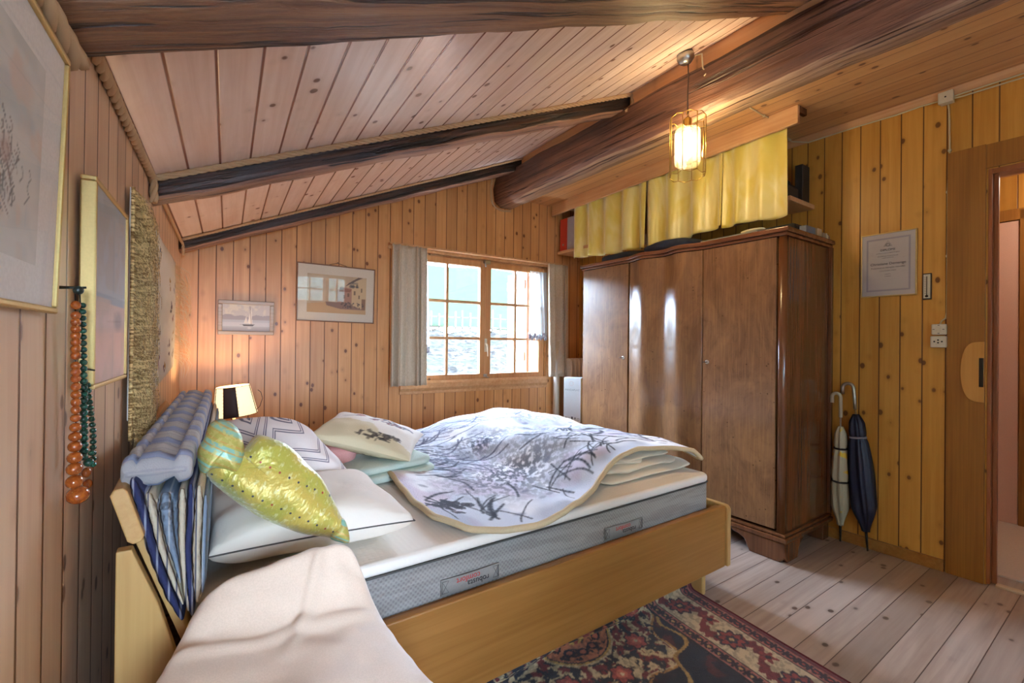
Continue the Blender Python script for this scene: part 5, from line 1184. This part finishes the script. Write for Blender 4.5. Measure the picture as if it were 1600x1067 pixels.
# umbrellas
def umbrella(name, lab, tip, top, hook_c, grip_mat, canopy_mat, band_mat, r0, z0f, z1f, bands, ferr):
    tip, top = Vector(tip), Vector(top); d = (top-tip); L = d.length; d.normalize()
    o = thing(name, lab, 'umbrella', tip, 'R', 'umbrellas beside the wardrobe')
    a = d.orthogonal().normalized(); b = d.cross(a)
    part('shaft', MB().tube([tip+d*.10, tip+d*L], .005, 8), M['steel'], o)
    part('ferrule', MB().tube([tip, tip+d*ferr], [.005, .007], 10), M['black'], o)
    m = MB(); N = 40; K = 30
    def rad(t): return r0*(.28+.72*sm(0, .22, t))*(1-.45*sm(.45, 1., t))+.004
    for j in range(N+1):
        t = j/N; c_ = tip+d*lerp(ferr, L*z1f, t)
        for k in range(K):
            an = 2*math.pi*k/K; r_ = rad(t)*(1+.22*math.sin(7*an+3.2*t+.8*math.sin(5*t)))
            for z_ in bands: r_ *= 1-.16*math.exp(-((t-z_)/.025)**2)
            if t > .93: r_ *= lerp(1, .45, (t-.93)/.07)
            m.v.append(tuple(c_+a*(r_*math.cos(an))+b*(r_*math.sin(an))))
    m.f += [(j*K+k, j*K+(k+1) % K, (j+1)*K+(k+1) % K, (j+1)*K+k) for j in range(N) for k in range(K)]; m.sm += [True]*(N*K)
    m.f += [tuple(range(K))[::-1], tuple(N*K+k for k in range(K))]; m.sm += [False]*2
    part('canopy', m, canopy_mat, o)
    for z_ in bands:
        c_ = tip+d*lerp(ferr, L*z1f, z_); part('strap', MB().tube([c_+a*(rad(z_)*1.0*math.cos(q))+b*(rad(z_)*1.0*math.sin(q)) for q in np.linspace(0, 2*math.pi, 24)[:-1]], .006, 6, closed=True), band_mat, o)
    hx, rr_ = hook_c
    hk = [top-d*.12, top-d*.05]+[top+Vector((0, rr_-rr_*math.cos(q), 0))+Vector((0, 0, rr_*math.sin(q)*1.1)) for q in np.linspace(0, math.pi, 12)]+[top+Vector((0, 2*rr_, -.035))]
    part('handle', MB().tube(hk, .0095, 10), grip_mat, o)
    return o
um = Mat('pale_print'); x, y, z = um.coords(); n1 = um.noise(um.vec(x, y, z), 11., 1.); um.color(um.mix(n1.ramp(.62, .66), hexc('B8B49C'), hexc('D8B838'))).set(Roughness=.6)
umbrella('umbrella', 'pale grey furled umbrella with yellow print and a white crook, leaning by the wardrobe', (WR-.035, 1.128, .001), (WR-.075, 1.118, .875), (0, .022), plain('ivory_grip', hexc('C0B49C'), .4), um.mat, M['black'], .038, .1, .80, (.45, .78), .10)
nv = plain('navy_nylon', hexc('131C38'), .5, bump=.3, bscale=40)
umbrella('umbrella', 'navy furled umbrella with a grey strap and steel crook, leaning on the plank wall', (WR-.055, .985, .001), (WR-.045, 1.062, .93), (0, .028), M['steel'], nv, plain('grey_strap', hexc('8A8A94'), .6), .050, .1, .84, (.80,), .11)

# ================================================================== rug with its far edge rolled up against the bed
RA = math.radians(7.0); rcx, rcy = 1.957, 1.228        # point on the outer edge; the rug is turned a little against the boards
ex, ey = Vector((math.cos(RA), -math.sin(RA)*-1, 0)), None
ed = Vector((-math.sin(RA)*-1*-1, 0, 0))
va = Vector((.126, .992, 0)).normalized(); ua_ = Vector((va.y, -va.x, 0))      # va along the edge towards the bed, ua_ outwards
LU, LV = 1.55, 1.30
cR = Canvas(300, 252, '5A1E22')
du = (1-cR.X)*LU; dv_ = np.minimum(cR.Y, 9)*LV      # distance from the outer edge; from the near end
D = np.minimum(du, np.minimum(cR.X*LU, cR.Y*LV))     # distance to the nearest of three edges
along = np.where(du <= D+1e-6, cR.Y*LV, cR.X*LU)
def band(a, b, c, k=1.): cR.put(((D >= a) & (D < b))*1., c, k)
band(0, .022, '6A222A'); band(.022, .075, 'B0685A'); band(.075, .082, '1E1A22'); band(.082, .245, 'CDB994'); band(.245, .252, '1E1A22'); band(.252, .305, 'B0685A'); band(.305, .312, '1E1A22')
def dots_(a, b, step, c1, c2):
    m = (a+b)/2; q = (along % step)-step/2; cR.put((np.hypot(q, D-m) < .017)*1., c1); cR.put((np.hypot(q, D-m) < .007)*1., c2)
    q2 = ((along+step/2) % step)-step/2; cR.put(((np.abs(q2) < .006) & (D > a+.006) & (D < b-.006))*1., '2A1C26')
dots_(.022, .075, .045, '2A1A26', 'A8483C'); dots_(.252, .305, .045, '2A1A26', 'C89A62')
inb = ((D >= .086) & (D < .241)); ph_ = along/.26
cR.put(inb*(np.abs(D-.163+.045*np.sign(np.sin(ph_*2*np.pi))*np.abs(np.sin(ph_*2*np.pi))**.6) < .024+.008*np.sin(along*170)), '7A2A2C')
q = (along % .26)-.13; r_ = np.hypot(q, D-.163); an_ = np.arctan2(D-.163, q)
cR.put(inb*(r_ < .055+.010*np.cos(an_*8)), '2A2030'); cR.put(inb*(r_ < .043+.008*np.cos(an_*8)), '9A3E36'); cR.put(inb*(r_ < .024+.004*np.cos(an_*6)), '2A2236'); cR.put(inb*(r_ < .010), 'C8A070')
q = ((along+.13) % .26)-.13; r_ = np.hypot(q, D-.13); cR.put(inb*(r_ < .028+.01*np.cos(np.arctan2(D-.13, q)*5)), '8E3432'); cR.put(inb*(r_ < .012), '241C2C')
inf = (D >= .312); cR.put(inf*1., '26202E'); cR.put(inf*cR.noise(40, 34, .5, .56, 3), '5A2426', .9)
mcx, mcy = LU-.735, 1.225
mx_, my_ = cR.X*LU-mcx, cR.Y*LV-mcy; R_ = np.hypot(mx_, my_); A_ = np.arctan2(my_, mx_)
star = R_ < .40+.04*np.cos(A_*8); cR.put(star*inf*1., 'B8884A'); cR.put((R_ < .388+.04*np.cos(A_*8))*inf*1., 'CBB78E')
fl2 = cR.noise(60, 50, .5, .54, 12); cR.put((R_ < .38+.04*np.cos(A_*8))*(R_ > .18)*inf*fl2, '7A2C2E'); cR.put((R_ < .38)*(R_ > .18)*inf*cR.noise(70, 60, .52, .56, 19), '222A38')
for k in range(8):
    a = k*math.pi/4+.2; px_, py_ = mx_-.27*math.cos(a), my_-.27*math.sin(a); rr = np.hypot(px_, py_); aa = np.arctan2(py_, px_)
    cR.put(inf*(rr < .046+.006*np.cos(aa*6)), '2A2230'); cR.put(inf*(rr < .038+.006*np.cos(aa*6)), 'A84A42'); cR.put(inf*(rr < .02), 'C8705C'); cR.put(inf*(rr < .008), 'D8C8A0')
cR.put((R_ < .172)*1., 'C09A50'); cR.put((R_ < .164)*1., '241E28'); cR.put((R_ < .158)*1., 'B8704E'); cR.put((R_ < .150)*cR.noise(50, 42, .5, .55, 6), '2A2028')
cR.put((R_ < .062)*1., 'C09A50'); cR.put((R_ < .056+.006*np.cos(A_*8))*1., '8E3A36'); cR.put((R_ < .036+.004*np.cos(A_*8))*1., '1E1C2A'); cR.put((R_ < .016)*1., '9A5A48'); cR.put((R_ < .007)*1., '1A1820')
for k in range(12):
    a = k*math.pi/6; cR.put(np.hypot(mx_-.108*math.cos(a), my_-.108*math.sin(a)) < .022, '241E2C'); cR.put(np.hypot(mx_-.108*math.cos(a), my_-.108*math.sin(a)) < .012, 'B0604A')
nav = (R_ > .42)*(R_ < .55+.05*np.cos(A_*12))*inf; cR.put(nav*1., '1C2032'); cR.put((np.abs(R_-.44-.03*np.cos(A_*12)) < .008)*inf, 'B08A4A')
cR.put(cR.noise(130, 110, .45, .6, 31), '1E1418', .4)
P0 = Vector((rcx, rcy, 0))
def rugf(s, t):
    q = P0+ua_*((s-1)*LU)+va*((t-1)*LV+.125)
    lim = 1.318+.010*math.sin(s*17); z_ = .007
    if q.y > lim-.03:
        e_ = q.y-(lim-.03); a = min(e_/.032, math.pi*1.25); z_ = .007+.032*(1-math.cos(a)); q.y = lim-.03+.032*math.sin(a)
    return (q.x, q.y, z_+.002*mn.noise(Vector((s*9, t*9, 0))))
rg = thing('persian_rug', 'red and navy patterned rug with one edge rolled up under the bed rail', 'rug', (1.3, .8, 0), 'R')
part('pile', MB().grid(rugf, 300, 252, canvas=cR), painted('rug_pile', .95, .9, 420., Sheen_Weight=.2), rg, solid=.008)
part('selvedge', MB().tube([Vector(rugf(1, i/80))+Vector((0, 0, .001)) for i in range(81)], .006, 6), plain('wine_selvedge', hexc('5E1E26'), .9, bump=.5), rg)

# ================================================================== lamps
pz = slope_z(PEND[0])
pn = thing('lantern_pendant', 'lit brass and clear glass lantern hanging from the sloping ceiling', 'pendant lamp', (PEND[0], PEND[1], pz))
px_, py_ = PEND[0], PEND[1]
cz_t = LY(1082, 190, py_).z; cz_b = LY(1082, 276, py_).z; LRad = .094
nrm = Vector((-SL, 0, 1)).normalized()
part('ceiling_cup', MB().lathe([(.0, -.012), (.02, -.01), (.04, .006), (.046, .03), (.038, .055)], Vector((px_-.012, py_, pz-.062)), 18, nrm), M['steel'], pn)
part('cord', MB().tube([(px_, py_, pz-.05), (px_+.003, py_, pz-.14), (px_-.002, py_, lerp(pz, cz_t, .6)), (px_, py_, cz_t+.03)], .0035, 8), plain('brown_flex', hexc('4A3424'), .5), pn)
part('hanger', MB().tube([(px_+.008*math.cos(a), py_, cz_t+.03+.016*math.sin(a)) for a in np.linspace(0, 6.2, 14)], .0025, 6), M['brass'], pn)
part('socket', MB().lathe([(.010, 0), (.022, -.012), (.022, -.06), (.026, -.066)], (px_, py_, cz_t+.012), 16), M['brass'], pn)
K8 = 8; ang = [2*math.pi*(k+.5)/K8 for k in range(K8)]
def corner(k, z_, r=LRad): a = ang[k % K8]; return Vector((px_+r*math.cos(a), py_+r*math.sin(a), z_))
gl_ = clear('lantern_glass', (.98, .96, .90))
diff_mat = sheer_mat('frosted_glass', (1., .93, .78), .14)
for k in range(K8):
    a, b = corner(k, cz_b), corner(k+1, cz_b); a2, b2 = corner(k, cz_t), corner(k+1, cz_t); n_ = ((a+b)/2-Vector((px_, py_, cz_b))).normalized()
    zs = lerp(cz_b, cz_t, .0); m1 = (a+b)/2+Vector((0, 0, -.012)); m2 = (a2+b2)/2+Vector((0, 0, .012))
    g_ = MB().add([a, m1, b, b2, m2, a2], [(0, 1, 2, 3, 4, 5)]); part('glass_panel', g_, gl_, pn)
    part('glass_edge', MB().tube([a, a2, m2, b2], .0022, 5).tube([a, m1, b], .0022, 5), M['brass'], pn)
sp = MB()
for k in range(0, K8, 2): c_ = corner(k, cz_t-.03); sp.tube([(px_, py_, cz_t-.03), (px_+(c_.x-px_)*.5, py_+(c_.y-py_)*.5, cz_t-.055), c_+Vector((0, 0, -.03))], .0022, 6)
part('bracket', sp, M['brass'], pn)
bz = cz_t-.055
part('diffuser', MB().lathe([(.064, 0), (.066, -.02), (.066, -.17), (.062, -.185)], (px_, py_, bz-.005), 24, cap=False), diff_mat, pn, label='frosted inner glass cylinder')
part('bulb', MB().lathe([(.012, 0), (.021, -.02), (.022, -.13), (.017, -.146), (.006, -.153)], (px_, py_, bz), 18), emis('bulb_glow', (1., .88, .62), 24.), pn)
cl_ = MB().tube([(px_+.055, py_+.0, pz+.0), (px_+.075, py_-.03, pz-.0), (px_+.085, py_-.03, pz-.075), (px_+.10, py_-.045, pz-.10), (px_+.07, py_-.05, pz-.13)], .004, 6)
single('cable_tail', cl_, wc, 'pale loose cable end hanging beside the lantern ceiling cup', 'cable', (px_+.05, py_, pz), kind='thing')
PEND = (px_, py_, bz-.085)
# bedside lamp on a small table hidden behind the pillows
bl = LY(366, 640, 3.28); bx_, by_ = bl.x, 3.28
bt = thing('bedside_table', 'small wooden bedside table in the corner carrying the leather-shaded lamp', 'table', (bx_, by_, 0))
part('top', MB().box(bx_-.17, bx_+.2, by_-.19, by_+.19, .50, .525), M['bedwood'], bt, bevel=.004)
for x_ in (bx_-.15, bx_+.15):
    for y_ in (by_-.17, by_+.14): part('leg', MB().box(x_, x_+.03, y_, y_+.03, 0, .50), M['bedwood_up'], bt, bevel=.003)
zs0, zs1 = LY(368, 648, by_).z, LY(368, 603, by_).z
tl = thing('bedside_lamp', 'small lit table lamp with a laced parchment shade and one dark panel', 'table lamp', (bx_, by_, .525))
part('base', MB().lathe([(.06, 0), (.06, .008), (.03, .02), (.014, .05), (.011, .10), (.016, .12), (.009, .14), (.009, zs0-.525+.02)], (bx_, by_, .5255), 20), M['steel'], tl)
shp = Mat('parchment'); shp.color(hexc('F0DCB0')).set(Roughness=.7); shp.b.inputs['Emission Color'].default_value = (1, .78, .45, 1); shp.b.inputs['Emission Strength'].default_value = 1.1
dkp = Mat('dark_leather'); dkp.color(hexc('3A2A24')).set(Roughness=.7)
tiltv = Vector((-.10, 0, 1)).normalized(); Q = Vector((0, 0, 1)).rotation_difference(tiltv).to_matrix(); CC = Vector((bx_, by_, (zs0+zs1)/2))
rb_, rt_ = .118, .090
def shpt(a, t, k=0.): r_ = lerp(rb_, rt_, t)+k; return CC+Q@Vector((r_*math.cos(a), r_*math.sin(a), lerp(zs0, zs1, t)-CC.z))
edges = [math.radians(q) for q in (-160, -122, -84, -20, 60, 130, 200)]
for i in range(6):
    a0, a1 = edges[i], edges[i+1]; dark = (i == 1)
    part('shade_panel', MB().grid(lambda s, t: shpt(lerp(a0, a1, s), t), 10, 6), dkp.mat if dark else shp.mat, tl, label='dark brown shade panel' if dark else None, solid=.0015)
    lc = MB().tube([shpt(a0, t, .0015) for t in np.linspace(0, 1, 5)], .0025, 6)
    for t in np.linspace(.05, .95, 9): lc.tube([shpt(a0-.07, t, .002), shpt(a0+.07, t+.03, .002)], .0012, 4)
    for t in (0, 1):
        lc.tube([shpt(lerp(a0, a1, q), t, .001) for q in np.linspace(0, 1, 12)], .002, 5)
    part('lacing', lc, plain('lacing_cord', hexc('4A3426'), .8), tl)
wr_ = shpt(math.radians(-20), .1); part('loose_cord', MB().tube([wr_, wr_+Vector((.02, -.005, .02)), wr_+Vector((.035, -.01, .07)), wr_+Vector((.025, -.01, .11)), wr_+Vector((.008, -.01, .125))], .0018, 6), M['iron'], tl)
part('bulb', MB().ball((bx_, by_, (zs0+zs1)/2), .026), emis('warm_bulb', (1., .75, .42), 22.), tl)
BEDL = (bx_, by_, (zs0+zs1)/2+.045)
# hall lamp, added out of view to light the hall
hl_ = toL((4.0, .1, 2.3))
hlm = thing('hall_fill_lamp', 'unseen round white ceiling lamp added to light the hall beyond the doorway', 'ceiling lamp', (4.0, .1, 2.34), 'R')
part('shade', MB().lathe([(.0, -.08), (.10, -.06), (.13, -.02), (.13, 0)], (4.0, .1, 2.339), 24), emis('hall_fill_shade', (1., .92, .82), 3.), hlm)
HALL = tuple(toL((3.98, .1, 2.2)))


# ================================================================== light, sky, camera
w = bpy.data.worlds.new('sky'); SC.world = w; w.use_nodes = True
wt = w.node_tree; bg = wt.nodes['Background']
tc = wt.nodes.new('ShaderNodeTexCoord'); sx = wt.nodes.new('ShaderNodeSeparateXYZ'); rp = wt.nodes.new('ShaderNodeValToRGB')
wt.links.new(tc.outputs['Generated'], sx.inputs[0]); wt.links.new(sx.outputs[2], rp.inputs[0]); wt.links.new(rp.outputs[0], bg.inputs[0])
rp.color_ramp.elements[0].color = (.62, .78, 1., 1); rp.color_ramp.elements[1].color = (.42, .62, 1., 1)
bg.inputs[1].default_value = SKY = 88.
def portal(name, loc, rot, sx_, sy_):
    l = bpy.data.lights.new(name, 'AREA'); l.shape = 'RECTANGLE'; l.size, l.size_y = sx_, sy_; l.cycles.is_portal = True
    o = bpy.data.objects.new(name, l); o.location = loc; o.rotation_euler = rot; COL.objects.link(o)
portal('window_daylight', ((WX0+WX1)/2, YB+.1, (WZ0+WZ1)/2), (-math.pi/2, 0, 0), WX1-WX0, WZ1-WZ0)
portal('fill_window_daylight', ((SX0+SX1)/2, YR-.08, (SZ0+SZ1)/2), (math.pi/2, 0, 0), SX1-SX0, SZ1-SZ0)  # sky portal of the added fill window
portal('rear_window_daylight', ((RX0+RX1)/2, YR-.08, (RZ0+RZ1)/2), (math.pi/2, 0, 0), RX1-RX0, RZ1-RZ0)
def lamp(name, loc, c, e, r=.03):
    l = bpy.data.lights.new(name, 'POINT'); l.color = c; l.energy = e; l.shadow_soft_size = r
    o = bpy.data.objects.new(name, l); o.location = loc; COL.objects.link(o); return o
lamp('pendant_light', PEND, (1., .74, .36), 58, .03)
lamp('bedside_light', BEDL, (1., .66, .36), 9, .02)
lamp('hall_fill_light', HALL, (1., .88, .76), 15, .05)  # fill from the added hall lamp

cd = bpy.data.cameras.new('camera'); cam = bpy.data.objects.new('camera', cd); COL.objects.link(cam)
cd.sensor_width = 36; cd.lens = 16.0; cd.clip_start = .02; cd.clip_end = 300
R3 = Matrix((CAM[0], CAM[1], -CAM[2])).transposed(); mw = R3.to_4x4(); mw.translation = (0, 0, CAMZ); cam.matrix_world = mw
SC.camera = cam
SC.view_settings.view_transform = 'Standard'; SC.view_settings.look = 'None'; SC.view_settings.gamma = 1.; SC.view_settings.use_curve_mapping = False
SC.view_settings.exposure = .15
SC.cycles.max_bounces = 8; SC.cycles.diffuse_bounces = 5; SC.cycles.transparent_max_bounces = 12; SC.cycles.caustics_reflective = False; SC.cycles.caustics_refractive = False
SC.cycles.use_denoising = True; SC.cycles.sample_clamp_indirect = 8.
